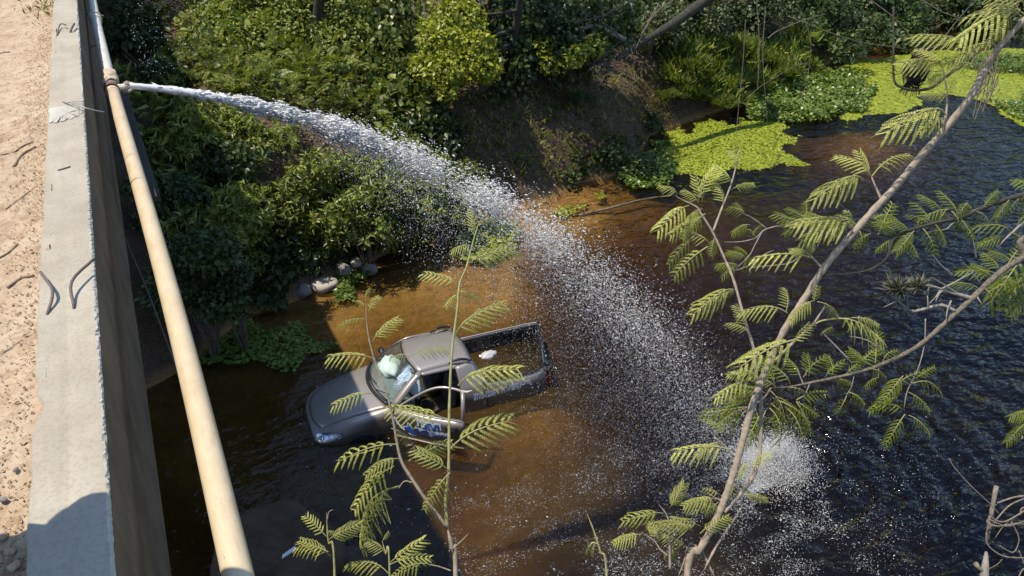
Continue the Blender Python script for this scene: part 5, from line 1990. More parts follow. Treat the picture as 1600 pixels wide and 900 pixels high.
# right tree: long pale trunk leaning up to the top right corner
dD = 3.4
ft = down(1068, 930, dD)
sapling("leaning_sapling", ft, "tall pale-stemmed feathery sapling leaning from bottom centre up to the top right corner", [
    ([('w', *ft), (1050, 1300, dD), (1073, 902, dD), (1093, 860, dD), (1113, 824, dD), (1127, 793, dD), (1140, 758, dD), (1154, 713, dD), (1174, 639, dD), (1192, 589, dD), (1208, 552, dD), (1230, 508, dD - .03), (1258, 465, dD - .05),
      (1290, 415, dD - .08), (1327, 371, dD - .1), (1366, 327, dD - .12), (1398, 293, dD - .15), (1440, 243, dD - .2), (1484, 193, dD - .25), (1515, 153, dD - .3), (1538, 111, dD - .3), (1560, 75, dD - .35), (1598, 33, dD - .4), (1660, -40, dD - .45), (1700, -160, dD - .5)], .0165, .0145, None),
    ([(1131, 800, dD), (1151, 778, dD + .03), (1171, 753, dD + .05), (1183, 728, dD + .06), (1188, 700, dD + .06), (1189, 620, dD + .05), (1183, 595, dD + .04), (1177, 543, dD + .05), (1164, 502, dD + .06), (1147, 440, dD + .08), (1130, 399, dD + .1), (1113, 362, dD + .1), (1096, 335, dD + .1), (1088, 323, dD + .1), (1064, 311, dD + .1), (1046, 300, dD + .1)], .011, .003, None),
    ([(1114, 362, dD + .1), (1128, 325, dD + .1), (1142, 289, dD + .1), (1152, 252, dD + .1), (1156, 225, dD + .1)], .006, .002, None),
    ([(1208, 566, dD), (1245, 530, dD - .02), (1270, 507, dD - .04), (1289, 478, dD - .05)], .007, .004, None),
    ([(1270, 507, dD - .04), (1290, 500, dD - .04), (1330, 497, dD - .04)], .005, .003, 'stem_green'),
    ([(1376, 310, dD - .12), (1368, 292, dD - .12), (1360, 272, dD - .12)], .006, .003, None),
    ([(1334, 360, dD - .1), (1322, 350, dD - .1), (1312, 336, dD - .1)], .005, .003, None),
    ([(1285, 420, dD - .08), (1272, 405, dD - .08), (1258, 392, dD - .08)], .006, .003, None),
    ([(1536, 115, dD - .3), (1524, 96, dD - .3), (1512, 73, dD - .3)], .006, .003, None),
    ([(1474, 203, dD - .25), (1479, 170, dD - .25), (1479, 140, dD - .25), (1473, 105, dD - .25)], .006, .002, None),
    ([(1047, 890, dD - .05), (1046, 850, dD - .05), (1044, 811, dD - .05), (1029, 787, dD - .05)], .006, .002, None),
    ([(1062, 880, dD), (1035, 862, dD), (1022, 845, dD), (1002, 832, dD)], .005, .002, None),
    ([(1098, 862, dD), (1078, 850, dD), (1068, 880, dD), (1060, 900, dD)], .004, .003, None),
    ([(1158, 793, dD + .05), (1140, 822, dD + .04), (1118, 856, dD + .02), (1100, 891, dD)], .005, .006, None),
    ([(1097, 862, dD + .02), (1106, 880, dD + .02), (1117, 903, dD + .02)], .006, .005, None),
    ([(1146, 712, dD), (1130, 694, dD), (1118, 684, dD)], .004, .002, None),
    ([(1100, 712, dD), (1099, 724, dD), (1105, 736, dD)], .003, .002, None),
    ([(1127, 782, dD), (1118, 778, dD), (1105, 770, dD)], .004, .002, None),
], [(1057, 307, 1034, 290, dD + .1), (1074, 320, 1029, 359, dD + .1), (1091, 316, 1068, 298, dD + .1), (1093, 313, 1114, 262, dD + .12), (1096, 316, 1087, 278, dD + .1), (1128, 325, 1117, 286, dD + .1), (1142, 287, 1120, 263, dD + .1),
    (1142, 296, 1177, 287, dD + .12), (1103, 335, 1068, 372, dD + .1), (1100, 338, 1050, 368, dD + .13), (1108, 379, 1068, 362, dD + .12), (1105, 385, 1056, 432, dD + .08), (1085, 372, 1046, 410, dD + .14), (1096, 325, 1075, 350, dD + .13),
    (1118, 372, 1110, 398, dD + .1), (1146, 454, 1084, 487, dD + .06), (1148, 452, 1134, 462, dD + .06), (1150, 262, 1140, 236, dD + .1),
    (1230, 490, 1158, 490, dD - .05), (1228, 488, 1226, 452, dD - .05), (1170, 520, 1139, 505, dD), (1166, 512, 1150, 480, dD + .05), (1275, 470, 1236, 502, dD - .08), (1277, 470, 1310, 495, dD - .08), (1272, 472, 1275, 448, dD - .08), (1247, 530, 1161, 575, dD - .05), (1237, 540, 1262, 505, dD - .05),
    (1300, 500, 1378, 530, dD - .05), (1330, 498, 1372, 506, dD - .04), (1177, 592, 1120, 622, dD - .02), (1186, 590, 1140, 585, dD - .02),
    (1330, 354, 1249, 348, dD - .12), (1320, 352, 1254, 374, dD - .12), (1332, 356, 1322, 330, dD - .12), (1361, 278, 1310, 245, dD - .15), (1358, 276, 1340, 238, dD - .15), (1361, 274, 1420, 242, dD - .15), (1352, 284, 1275, 305, dD - .13), (1365, 340, 1404, 345, dD - .12),
    (1270, 403, 1180, 405, dD - .1), (1268, 400, 1268, 372, dD - .1), (1262, 398, 1236, 392, dD - .1),
    (1513, 75, 1435, 56, dD - .32), (1527, 102, 1476, 102, dD - .3), (1558, 73, 1497, 90, dD - .36), (1470, 102, 1413, 99, dD - .26), (1472, 106, 1434, 78, dD - .26), (1476, 118, 1452, 130, dD - .26), (1480, 153, 1446, 147, dD - .26), (1480, 150, 1490, 128, dD - .26),
    (1480, 182, 1389, 200, dD - .27), (1478, 186, 1440, 204, dD - .24), (1596, 27, 1513, 24, dD - .42), (1583, 20, 1506, 58, dD - .4), (1571, 56, 1542, 70, dD - .38), (1582, 24, 1558, 56, dD - .4), (1590, 15, 1538, -8, dD - .42), (1600, 10, 1560, -20, dD - .45), (1605, 24, 1545, 8, dD - .43),
    (1002, 833, 961, 849, dD), (1035, 804, 976, 812, dD), (1045, 793, 1068, 757, dD), (1024, 842, 1017, 816, dD), (1082, 831, 1028, 822, dD - .03), (1093, 820, 1050, 812, dD), (1075, 855, 1031, 838, dD - .03), (1095, 835, 1136, 806, dD - .03), (1060, 862, 1040, 870, dD),
    (1118, 778, 1072, 791, dD), (1124, 773, 1101, 765, dD), (1122, 784, 1102, 802, dD), (1153, 753, 1164, 728, dD), (1151, 755, 1141, 777, dD), (1160, 775, 1197, 778, dD + .03), (1172, 735, 1202, 709, dD + .03), (1153, 757, 1175, 772, dD + .03),
    (1140, 702, 1057, 708, dD - .02), (1127, 690, 1092, 709, dD), (1133, 682, 1106, 655, dD), (1050, 850, 1052, 878, dD - .03)])

# branch with fresh green leaves and air plants reaching in from the right
dF = 4.9
ft = (6.7, .9, float(height(6.7, .9)) - .1)
tree_r = sapling("lichened_tree", ft, "lichen spotted tree branch with fresh green leaves reaching in from the right edge", [
    ([('w', *ft), ('w', 6.6, 1.0, 3.0), ('w', 6.4, 1.2, 5.6), (1640, 384, dF), (1598, 403, dF), (1561, 427, dF), (1517, 468, dF), (1484, 498, dF), (1434, 541, dF), (1378, 569, dF), (1332, 584, dF), (1272, 597, dF - .05), (1235, 604, dF - .05), (1205, 606, dF - .05)], .029, .005, 'lichen_bark'),
    ([(1517, 466, dF), (1500, 461, dF), (1470, 452, dF), (1442, 441, dF)], .016, .006, 'bark_pale'),
    ([(1492, 486, dF), (1470, 477, dF), (1440, 484, dF), (1422, 485, dF), (1400, 467, dF), (1378, 450, dF)], .013, .005, 'bark_pale'),
    ([(1332, 568, dF), (1310, 545, dF), (1285, 520, dF)], .006, .004, 'bark_pale'),
    ([(1375, 542, dF), (1350, 530, dF), (1325, 525, dF)], .005, .002, 'bark_pale'),
    ([(1205, 606, dF - .05), (1190, 625, dF - .05), (1160, 640, dF - .05), (1140, 645, dF - .05)], .007, .003, 'lichen_bark'),
    ([(1255, 600, dF - .05), (1250, 588, dF - .05), (1245, 575, dF - .05)], .005, .003, None),
    ([(1265, 600, dF), (1258, 615, dF), (1245, 628, dF)], .004, .002, None),
    ([(1446, 498, dF), (1444, 540, dF), (1433, 580, dF), (1418, 610, dF), (1412, 640, dF)], .004, .003, None),
    ([(1373, 570, dF), (1372, 592, dF)], .004, .002, None),
    ([(1335, 585, dF), (1330, 605, dF), (1322, 618, dF)], .003, .002, None),
], [(1250, 592, 1232, 562, dF), (1256, 590, 1288, 560, dF), (1290, 590, 1318, 566, dF), (1320, 584, 1350, 562, dF), (1212, 605, 1178, 588, dF), (1195, 615, 1146, 602, dF), (1190, 624, 1136, 636, dF), (1170, 638, 1114, 652, dF), (1150, 642, 1098, 646, dF),
    (1212, 618, 1244, 640, dF), (1216, 624, 1264, 660, dF), (1230, 606, 1266, 622, dF), (1200, 636, 1216, 694, dF), (1226, 636, 1254, 684, dF), (1192, 645, 1164, 692, dF), (1246, 628, 1266, 676, dF), (1244, 624, 1292, 614, dF), (1204, 610, 1226, 660, dF), (1180, 630, 1190, 676, dF), (1165, 640, 1140, 672, dF), (1210, 600, 1190, 560, dF),
    (1262, 588, 1262, 556, dF), (1300, 586, 1296, 556, dF), (1235, 600, 1205, 570, dF), (1180, 612, 1150, 622, dF), (1222, 630, 1210, 668, dF), (1205, 628, 1234, 676, dF), (1158, 640, 1122, 662, dF), (1245, 626, 1276, 650, dF), (1150, 640, 1130, 615, dF), (1196, 640, 1178, 690, dF),
    (1340, 574, 1376, 544, dF), (1366, 566, 1372, 520, dF), (1350, 572, 1330, 548, dF), (1372, 590, 1352, 604, dF), (1282, 522, 1300, 512, dF), (1380, 565, 1402, 548, dF), (1300, 590, 1330, 600, dF), (1355, 575, 1384, 590, dF),
    (1415, 648, 1383, 692, dF), (1420, 648, 1452, 678, dF), (1412, 588, 1380, 622, dF), (1402, 602, 1442, 582, dF), (1420, 612, 1452, 642, dF), (1402, 622, 1360, 642, dF), (1425, 600, 1470, 612, dF), (1410, 640, 1370, 630, dF), (1322, 618, 1306, 646, dF), (1326, 612, 1350, 632, dF), (1430, 590, 1460, 574, dF),
    (1548, 434, 1520, 415, dF), (1555, 428, 1500, 424, dF), (1540, 440, 1586, 440, dF), (1560, 424, 1540, 398, dF), (1570, 418, 1604, 380, dF), (1530, 452, 1488, 440, dF), (1580, 410, 1550, 392, dF), (1535, 450, 1550, 475, dF)],
    leafset=FRONDS_G, cat="tree branch", mat='bark_pale')
# dead twigs on that branch
rnd = random.Random(31)
g = Geo()
inv = np.array(ft)
for u0, v0, u1, v1 in ((1500, 461, 1456, 433), (1470, 452, 1520, 425), (1475, 452, 1462, 470), (1450, 445, 1430, 425), (1451, 447, 1450, 478), (1400, 465, 1380, 445), (1402, 462, 1384, 425), (1395, 452, 1370, 450), (1425, 450, 1402, 450), (1405, 468, 1381, 480), (1486, 470, 1478, 497), (1488, 430, 1457, 398),
                       (1526, 462, 1533, 473), (1525, 402, 1520, 372), (1530, 440, 1505, 410), (1395, 440, 1388, 418), (1410, 445, 1416, 430), (1440, 444, 1428, 460), (1470, 452, 1452, 474), (1420, 484, 1418, 465)):
    g.tube([Vector(at_depth(u0, v0, dF) - inv), Vector(at_depth((u0 + u1) / 2 + rnd.uniform(-2, 2), (v0 + v1) / 2 + rnd.uniform(-2, 2), dF - .03) - inv), Vector(at_depth(u1, v1, dF - .05) - inv)], [.006, .004, .002], 5)
g.build("dead_twig", M['bark_pale'], tree_r)


def air_plant(u, v, d, r, label):
    c = at_depth(u, v, d)
    rng = np.random.default_rng(int(u))
    n = 90
    dirs = rng.normal(size=(n, 3))
    dirs[:, 2] = np.abs(dirs[:, 2]) * .8 - .2
    L = rng.uniform(.5, 1, n) * r
    v_, f = leaves(np.zeros((n, 3)), dirs, unit(rng.normal(size=(n, 3))), L, np.full(n, .008), .1, .35)
    o = obj("air_plant", np_mesh("air_plant", v_, f), M['air'])
    o.location = c
    return tag(o, label, "air plant", "air plants on the lichened branch")


M['air'] = leaf_mat("grey air plant leaf", (0.12, 0.115, 0.085), (0.2, 0.19, 0.13), (0.3, 0.27, 0.18), 0.8, 0.2, 0.2)
air_plant(1403, 452, dF - .03, .13, "larger grey tufted air plant at the tip of the dead side twig")
air_plant(1434, 446, dF - .03, .10, "smaller tufted air plant just right of the larger one")

# dark twigs and drooping leaves further up on the right, with the hanging nest
dG = 6.2
ft = (9.6, 2.2, float(height(9.6, 2.2)) - .1)
g_tree = sapling("dark_limbed_tree", ft, "dark drooping boughs with soft green leaves at the right edge over blue water", [
    ([('w', *ft), ('w', 9.4, 2.4, 4.0), ('w', 8.6, 2.8, 6.9), (1640, 296, dG), (1600, 304, dG), (1551, 319, dG), (1500, 340, dG), (1455, 350, dG), (1400, 370, dG), (1384, 405, dG), (1350, 424, dG), (1290, 430, dG)], .030, .005, 'bark'),
    ([(1560, 315, dG), (1520, 330, dG), (1490, 348, dG), (1478, 358, dG), (1450, 362, dG)], .008, .003, 'bark_pale'),
    ([(1400, 370, dG), (1370, 366, dG), (1340, 355, dG)], .010, .004, 'bark'),
    ([(1300, 350, dG), (1260, 346, dG), (1200, 357, dG), (1180, 372, dG), (1155, 378, dG), (1130, 378, dG)], .006, .004, 'bark_pale'),
    ([(1198, 357, dG), (1175, 340, dG), (1160, 334, dG)], .004, .003, 'bark_pale'),
    ([(1192, 360, dG), (1180, 382, dG), (1170, 400, dG), (1145, 424, dG)], .005, .004, 'bark_pale'),
    ([(1145, 424, dG), (1170, 415, dG), (1190, 400, dG), (1210, 390, dG)], .004, .003, 'bark_pale'),
    ([(1172, 426, dG), (1176, 418, dG), (1230, 412, dG), (1250, 400, dG)], .004, .003, 'bark_pale'),
    ([(1340, 355, dG), (1320, 350, dG), (1300, 350, dG)], .008, .005, 'bark'),
    ([('w', 8.9, 2.65, 6.2), (1660, 360, dG), (1610, 345, dG), (1580, 365, dG), (1560, 385, dG)], .02, .005, 'bark_pale'),
], [(1483, 328, 1437, 343, dG), (1486, 330, 1497, 360, dG), (1480, 328, 1462, 352, dG), (1510, 318, 1520, 338, dG), (1512, 316, 1496, 336, dG), (1576, 360, 1524, 354, dG), (1570, 372, 1530, 382, dG), (1590, 352, 1606, 338, dG), (1578, 362, 1606, 388, dG),
    (1455, 350, 1430, 318, dG), (1450, 352, 1420, 336, dG), (1440, 356, 1460, 396, dG), (1430, 360, 1400, 392, dG), (1420, 364, 1390, 340, dG), (1410, 366, 1432, 398, dG), (1460, 348, 1476, 380, dG), (1402, 372, 1370, 390, dG), (1400, 368, 1372, 345, dG), (1520, 330, 1546, 352, dG), (1535, 325, 1560, 300, dG), (1500, 338, 1520, 372, dG), (1495, 335, 1470, 300, dG), (1470, 330, 1440, 305, dG),
    (1340, 356, 1312, 336, dG), (1338, 357, 1345, 385, dG), (1345, 355, 1376, 336, dG), (1330, 352, 1300, 368, dG), (1360, 364, 1335, 384, dG), (1370, 366, 1395, 320, dG), (1262, 346, 1232, 326, dG), (1250, 348, 1222, 342, dG), (1240, 350, 1212, 334, dG), (1256, 346, 1262, 318, dG), (1244, 350, 1225, 366, dG), (1290, 350, 1262, 332, dG),
    (1165, 336, 1140, 324, dG), (1162, 335, 1150, 318, dG), (1180, 345, 1190, 355, dG), (1172, 352, 1144, 362, dG), (1165, 358, 1180, 372, dG), (1176, 368, 1192, 352, dG), (1165, 405, 1140, 392, dG), (1155, 418, 1122, 412, dG), (1150, 420, 1128, 432, dG), (1168, 402, 1152, 386, dG), (1176, 396, 1160, 420, dG), (1188, 400, 1178, 418, dG),
    (1600, 400, 1548, 470, dG + .6), (1610, 420, 1570, 478, dG + .6), (1600, 440, 1545, 452, dG + .6), (1615, 455, 1580, 492, dG + .6), (1605, 660, 1572, 690, dG), (1610, 640, 1590, 668, dG), (1610, 645, 1578, 650, dG),
    (1640, 300, 1590, 282, dG), (1600, 305, 1575, 330, dG), (1580, 310, 1555, 340, dG), (1610, 305, 1600, 335, dG)],
    leafset=FRONDS_G, cat="tree branch", mat='bark')
dN = 7.0
bough = [(1396, 10, dN), (1396, 80, dN), (1397, 125, dN), (1410, 137, dN), (1430, 141, dN), (1455, 137, dN), (1480, 118, dN), (1510, 96, dN), (1545, 62, dN), (1600, -10, dN), (1660, -90, dN)]
o = Geo().tube(catmull([at_depth(*p) for p in bough], 40), list(np.linspace(.009, .018, 40)), 7).build("looped_bough", M['bark'], None, smooth=True)
tag(o, "dark looped bough that carries the hanging nest over the duckweed", "branch")
nc = at_depth(1431, 112, dN)
no = empty("bird_nest", nc, "dark untidy hanging bird nest in front of the yellow duckweed", "nest")
M['nest'] = plain("dark nest fibre", (0.035, 0.022, 0.016), 0.95, vary=.5, scale=60)
blob((0, 0, .02), (.085, .085, .135), "nest_body", M['nest'], no, 2, .35)
rng = np.random.default_rng(8)
g = Geo()
for k in range(150):
    d = unit(rng.normal(size=3)) * np.array([.095, .095, .15])
    t = unit(np.cross(d, rng.normal(size=3)))
    L = rng.uniform(.04, .12)
    g.tube([d - t * L / 2, d * 1.08, d + t * L / 2 + np.array([0, 0, -.02])], .0035, 3, cap=False)
for k in range(26):
    a = rng.uniform(0, 6.28)
    g.tube([(.05 * math.cos(a), .05 * math.sin(a), -.10), (.09 * math.cos(a), .09 * math.sin(a), -.18 - .04 * rng.random())], .003, 3, cap=False)
for k in range(12):
    d = unit(rng.normal(size=3) + np.array([-1.0, .3, .2])) * .2
    g.tube([d * .4, d, d * 1.3 + np.array([0, 0, .03])], .0035, 3, cap=False)
g.build("nest_straw", M['nest'], no)
# dead moss strings hanging under the leaning trunk near the top right
g = Geo()
rnd = random.Random(77)
for k in range(16):
    u0, v0 = rnd.uniform(1540, 1562), rnd.uniform(85, 120)
    pts = [at_depth(u0, v0, 3.3), at_depth(u0 - rnd.uniform(2, 12), v0 + rnd.uniform(18, 30), 3.3), at_depth(u0 - rnd.uniform(8, 26), v0 + rnd.uniform(35, 75), 3.3)]
    g.tube(catmull(pts, 8), .0022, 4, cap=False)
rng = np.random.default_rng(3)
pv, pf = [], []
for k in range(40):
    u0, v0 = rng.uniform(1525, 1560), rng.uniform(95, 175)
    pv.append(at_depth(u0, v0, 3.3))
v, f = leaves(np.array(pv), rng.normal(size=(40, 3)) - np.array([0, 0, .6]), rng.normal(size=(40, 3)), rng.uniform(.01, .03, 40), rng.uniform(.006, .012, 40))
g.add(v, [tuple(int(a) for a in q) for q in f])
tag(g.build("dead_creeper", M['twig'], None), "dead dark creeper strings dangling under the leaning pale stem", "creeper")

# bare curled dead plant at the lower right corner
dR = 3.6
ft = down(1540, 930, dR)
o = empty("dead_shrub", ft, "pale dead shrub with broken sticks and curled tendrils at the bottom right corner", "dead shrub")
inv = np.array(ft)
W = lambda *pts: [Vector(at_depth(u, v, dR + dd) - inv) for u, v, dd in pts]
Geo().tube([Vector((0, 0, 0))] + W((1545, 1200, 0), (1538, 898, 0), (1540, 880, 0), (1541, 862, 0)), [.03, .024, .02, .015, .006], 8).build("trunk", M['bark_pale'], o, smooth=True)
Geo().tube(W((1538, 892, 0), (1530, 888, 0), (1524, 880, 0)), [.014, .010, .012], 7).build("stub", M['dead_stem'], o, smooth=True)
Geo().tube(W((1541, 850, .05), (1547, 815, .05), (1552, 785, .05), (1557, 759, .05)), [.010, .011, .010, .011], 8).build("stick", M['dead_stem'], o, smooth=True)
for pts, r in ((((1483, 717, 0), (1491, 730, 0), (1518, 760, 0), (1549, 789, 0), (1560, 802, 0)), .004), (((1610, 774, 0), (1585, 777, 0), (1558, 786, 0)), .008), (((1610, 776, 0), (1580, 788, 0), (1560, 808, 0), (1553, 818, 0)), .007),
               (((1552, 790, 0), (1547, 798, 0), (1552, 810, 0), (1570, 815, 0), (1600, 798, 0), (1620, 780, 0)), .007), (((1556, 822, 0), (1544, 820, 0), (1543, 812, 0), (1552, 814, 0), (1575, 822, 0), (1612, 810, 0)), .006),
               (((1541, 832, 0), (1542, 848, 0), (1552, 860, 0), (1572, 870, 0), (1610, 872, 0)), .006), (((1580, 815, 0), (1588, 830, 0), (1592, 845, 0), (1583, 863, 0), (1562, 853, 0)), .005), (((1555, 840, 0), (1572, 818, 0), (1600, 800, 0)), .003),
               (((1545, 818, 0), (1560, 822, 0), (1590, 818, 0), (1615, 822, 0)), .006), (((1594, 805, 0), (1596, 795, 0), (1608, 790, 0)), .006), (((1592, 860, 0), (1602, 885, 0)), .005), (((1543, 890, 0), (1558, 882, 0), (1566, 874, 0)), .003),
               (((1590, 905, 0), (1598, 890, 0), (1610, 885, 0)), .006)):
    P = catmull(W(*pts), 6 * len(pts))
    Geo().tube(P, r * .52, 6).build("tendril", M['dead_stem'], o, smooth=True)
ft = down(950, 930, 3.2)
sapling("young_shoot", ft, "thin yellowish bare shoot with one folded leaf at the bottom edge", [
    ([('w', *ft), (955, 1200, 3.2), (948, 902, 3.2), (938, 862, 3.2), (928, 830, 3.2), (917, 802, 3.2)], .006, .003, 'stem_green'),
    ([(934, 850, 3.2), (926, 848, 3.2), (920, 856, 3.2)], .003, .003, 'stem_green')],
    [(924, 848, 917, 866, 3.2), (928, 850, 926, 868, 3.2)], leafset=[SMALL[1]])

# ================================================================== the burst pipe's water
def mat_spray(name, rough=0.25, c=(0.92, 0.90, 0.86)):
    k = Nodes(name)
    k.base(c, rough, 0, 0.6)
    tr = k.new("ShaderNodeBsdfTranslucent")
    tr.inputs[0].default_value = (*c, 1)
    ms = k.new("ShaderNodeMixShader")
    ms.inputs[0].default_value = 0.35
    k.link(k.p.outputs[0], ms.inputs[1])
    k.link(tr.outputs[0], ms.inputs[2])
    k.link(ms.outputs[0], k.out.inputs[0])
    return k.m


M['spray'] = mat_spray("white aerated water")
M['foam'] = mat_spray("foam on water", .5, (0.60, 0.60, 0.58))
OCT_V = np.array([[1, 0, 0], [-1, 0, 0], [0, 1, 0], [0, -1, 0], [0, 0, 1], [0, 0, -1]], float)
OCT_F = np.array([[0, 2, 4], [2, 1, 4], [1, 3, 4], [3, 0, 4], [2, 0, 5], [1, 2, 5], [3, 1, 5], [0, 3, 5]])


def droplets(c, axis, r, stretch):
    """stretched eight-sided drops"""
    n = len(c)
    a = unit(axis)
    ref = np.where(np.abs(a[:, 2:3]) < .9, np.array([[0, 0, 1.0]]), np.array([[1.0, 0, 0]]))
    b = unit(np.cross(a, ref))
    d = np.cross(a, b)
    jit = np.random.default_rng(n).uniform(.7, 1.3, (n, 6, 1))
    v = (OCT_V[None, :, 0:1] * (a * stretch[:, None])[:, None] + OCT_V[None, :, 1:2] * b[:, None] + OCT_V[None, :, 2:3] * d[:, None]) * r[:, None, None] * jit + c[:, None]
    f = OCT_F[None] + (np.arange(n) * 6)[:, None, None]
    return v.reshape(-1, 3), f.reshape(-1, 3)


LAND = at_level(1192, 712, 0)
TT = 1.026                                          # seconds from the pipe to the river
VZ0 = -1.35
V0 = np.array([(LAND[0] - JET0[0]) / TT, (LAND[1] - JET0[1]) / TT, VZ0])


def fly(v0, t, drag):
    """position and speed after t seconds with air drag"""
    k = drag[:, None]
    t = t[:, None]
    e = np.exp(-k * t)
    vt = np.array([0, 0, -9.81]) / k
    pos = JET0 + vt * t + (v0 - vt) * (1 - e) / k
    vel = vt + (v0 - vt) * e
    return pos, vel


def jet(n, seed, tmin, tmax, spread, speed, drag, size, stretch, tpow=1.0, clump=0.0):
    rng = np.random.default_rng(seed)
    t = tmin + (tmax - tmin) * rng.random(n) ** tpow
    sc = 1 + rng.normal(size=(n, 1)) * speed
    v0 = V0 * sc + rng.normal(size=(n, 3)) * spread * np.array([.5, 1, 1.0])
    dr = rng.uniform(*drag, n)
    # pulses: water leaves the break in ragged bursts
    if clump:
        t = t + .012 * np.sin(t * 190) + .02 * np.sin(t * 61 + 1)
    p, v = fly(v0, np.maximum(t, .004), dr)
    ok = p[:, 2] > .02
    p, v = p[ok], v[ok]
    m = len(p)
    r = rng.uniform(size[0], size[1], m) * np.exp(rng.normal(size=m) * .35)
    return droplets(p, v + rng.normal(size=(m, 3)) * 1.4, r, rng.uniform(*stretch, m))


parts = [
    jet(17000, 1, .0, .30, .18, .012, (.02, .06), (.0035, .008), (2.0, 5.0), 1.1, 1),
    jet(7000, 2, .10, .55, .24, .03, (.02, .12), (.003, .0072), (1.5, 3.6), .8, 1),
    jet(7500, 3, .25, .80, .34, .04, (.03, .25), (.0026, .006), (1.2, 2.6), .8, 1),
    jet(8500, 4, .45, 1.10, .38, .045, (.05, .30), (.0024, .0052), (1.1, 2.4), .7, 1),
    jet(20000, 5, .50, 1.25, .46, .07, (.12, .6), (.0017, .0038), (1.0, 2.0), .7),
    jet(16000, 6, .60, 1.35, .80, .12, (.4, 1.4), (.0015, .0034), (1.0, 1.8), .8),
    jet(8000, 7, .28, .80, .46, .09, (.6, 2.2), (.002, .0045), (1.0, 2.0), .9),
]
v, f = joined(parts)
tag(obj("water_jet", np_mesh("water_jet", v, f, True), M['spray']), "white jet of water bursting from the pipe joint and breaking into drops over the pickup", "water jet", None, "stuff")
# solid start of the jet
ts = np.linspace(0, .22, 16)
P, _ = fly(np.repeat(V0[None], 16, 0), np.maximum(ts, .001), np.full(16, .03))
rows = []
rng = np.random.default_rng(4)
ts = np.linspace(0, .17, 60)
P, _ = fly(np.repeat(V0[None], 60, 0), np.maximum(ts, .001), np.full(60, .03))
for i, p in enumerate(P):
    r = (.026 + .034 * i / 59) * (1 - max(0, (i - 22) / 37) ** 1.5 * .93)
    a = np.linspace(0, 2 * PI, 17)[:-1]
    am = .10 + .7 * min(1, i / 40)
    rr = [r * (1 + am * float(fbm(i * .42 + 3, b * 1.6, 3)) + .18 * am * rng.normal()) for b in a]
    rows.append([(p[0], p[1] + q * math.cos(b), p[2] + q * math.sin(b)) for q, b in zip(rr, a)])
core = Geo().grid(rows, closed=True).build("jet_core", M['spray'], None, smooth=True)
tag(core, "solid white start of the water leaving the broken joint", "water jet", None, "stuff")
# fine spray thrown back around the break
rng = np.random.default_rng(14)
n = 150
p = JET0 + np.array([.12, 0, .05]) + np.abs(rng.normal(size=(n, 3))) * np.array([.35, .25, .30]) * np.array([1, 1, 1])
v, f = droplets(p, rng.normal(size=(n, 3)), rng.uniform(.002, .0042, n), np.full(n, 1.2))
tag(obj("mist", np_mesh("mist", v, f), M['spray']), "loose drops thrown up around the broken joint", "spray", None, "stuff")

# splash where the jet meets the river
rng = np.random.default_rng(15)
n = 20000
a = rng.uniform(0, 2 * PI, n)
rad = np.abs(rng.normal(size=n)) * .26
hgt = np.abs(rng.normal(size=n)) * .34 * np.exp(-rad * 2.0)
c0 = at_level(1208, 735, 0)
p = np.column_stack([c0[0] + rad * np.cos(a) + .15 * rng.normal(size=n), c0[1] + rad * np.sin(a) * 1.1, hgt + .01])
v1, f1 = droplets(p, rng.normal(size=(n, 3)) + np.array([0, 0, 1.0]), rng.uniform(.0022, .0058, n), rng.uniform(1, 3, n))
tag(obj("splash", np_mesh("splash", v1, f1, True), M['spray']), "white splash where the falling jet hits the river", "splash", None, "stuff")


def flecks(n, pick, size, seed, label, flat=.35):
    rng = np.random.default_rng(seed)
    q = pick(rng, n)
    q = q[inside(q[:, 0], q[:, 1], RIVER)]
    m = len(q)
    # flecks gather into ragged streaks
    nz = fbm(q[:, 0] * 2.2, q[:, 1] * 4.4, 4)
    q = q[nz + rng.normal(size=m) * .20 > .04]
    m = len(q)
    c = np.column_stack([q, np.full(m, .006)])
    a = rng.uniform(0, PI, m)
    axv = np.column_stack([np.cos(a), np.sin(a), np.zeros(m)])
    r = rng.uniform(*size, m) * np.exp(rng.normal(size=m) * .4)
    v, f = droplets(np.zeros((m, 3)), axv, r, rng.uniform(1, 2.4, m))
    v = v.reshape(m, 6, 3)
    v[:, :, 2] *= flat
    v = (v + c[:, None]).reshape(-1, 3)
    o = obj("foam_flecks", np_mesh("foam_flecks", v, f), M['foam'])
    return tag(o, label, "foam", None, "stuff")


def ring_pick(cu, cv, sx, sy):
    c = at_level(cu, cv, 0)

    def pick(rng, n):
        return np.column_stack([c[0] + rng.normal(size=n) * sx, c[1] + rng.normal(size=n) * sy])
    return pick


def quad_pick(poly):
    W = np.array([at_level(u, v, 0)[:2] for u, v in poly])

    def pick(rng, n):
        q = rng.uniform(W.min(0), W.max(0), (n * 3, 2))
        return q[inside(q[:, 0], q[:, 1], W)][:n]
    return pick


flecks(30000, ring_pick(1208, 742, .34, .36), (.003, .0068), 41, "dense white foam around the foot of the jet")
flecks(30000, ring_pick(1110, 850, 1.7, .95), (.0022, .0048), 42, "drifting foam flecks, partly standing in for ripple glints, below the splash at the bottom of the picture")  # foam, with ripple glints put in as pale flecks too
flecks(16000, quad_pick([(700, 760), (900, 720), (1120, 640), (1250, 760), (1380, 900), (700, 905)]), (.002, .0045), 43, "scattered foam flecks on the dark water right of the sapling")
flecks(9000, quad_pick([(700, 420), (830, 350), (960, 440), (1130, 560), (1130, 700), (900, 720), (860, 600)]), (.002, .0042), 44, "pricks of spray hitting the water behind and right of the pickup")
flecks(900, quad_pick([(500, 470), (700, 360), (860, 600), (760, 760), (560, 600)]), (.003, .006), 45, "few bright bubbles drifting on the brown shallows around the pickup")
flecks(500, quad_pick([(380, 700), (520, 560), (700, 800), (600, 900)]), (.003, .007), 46, "few specks on the dark water in the bridge shadow")

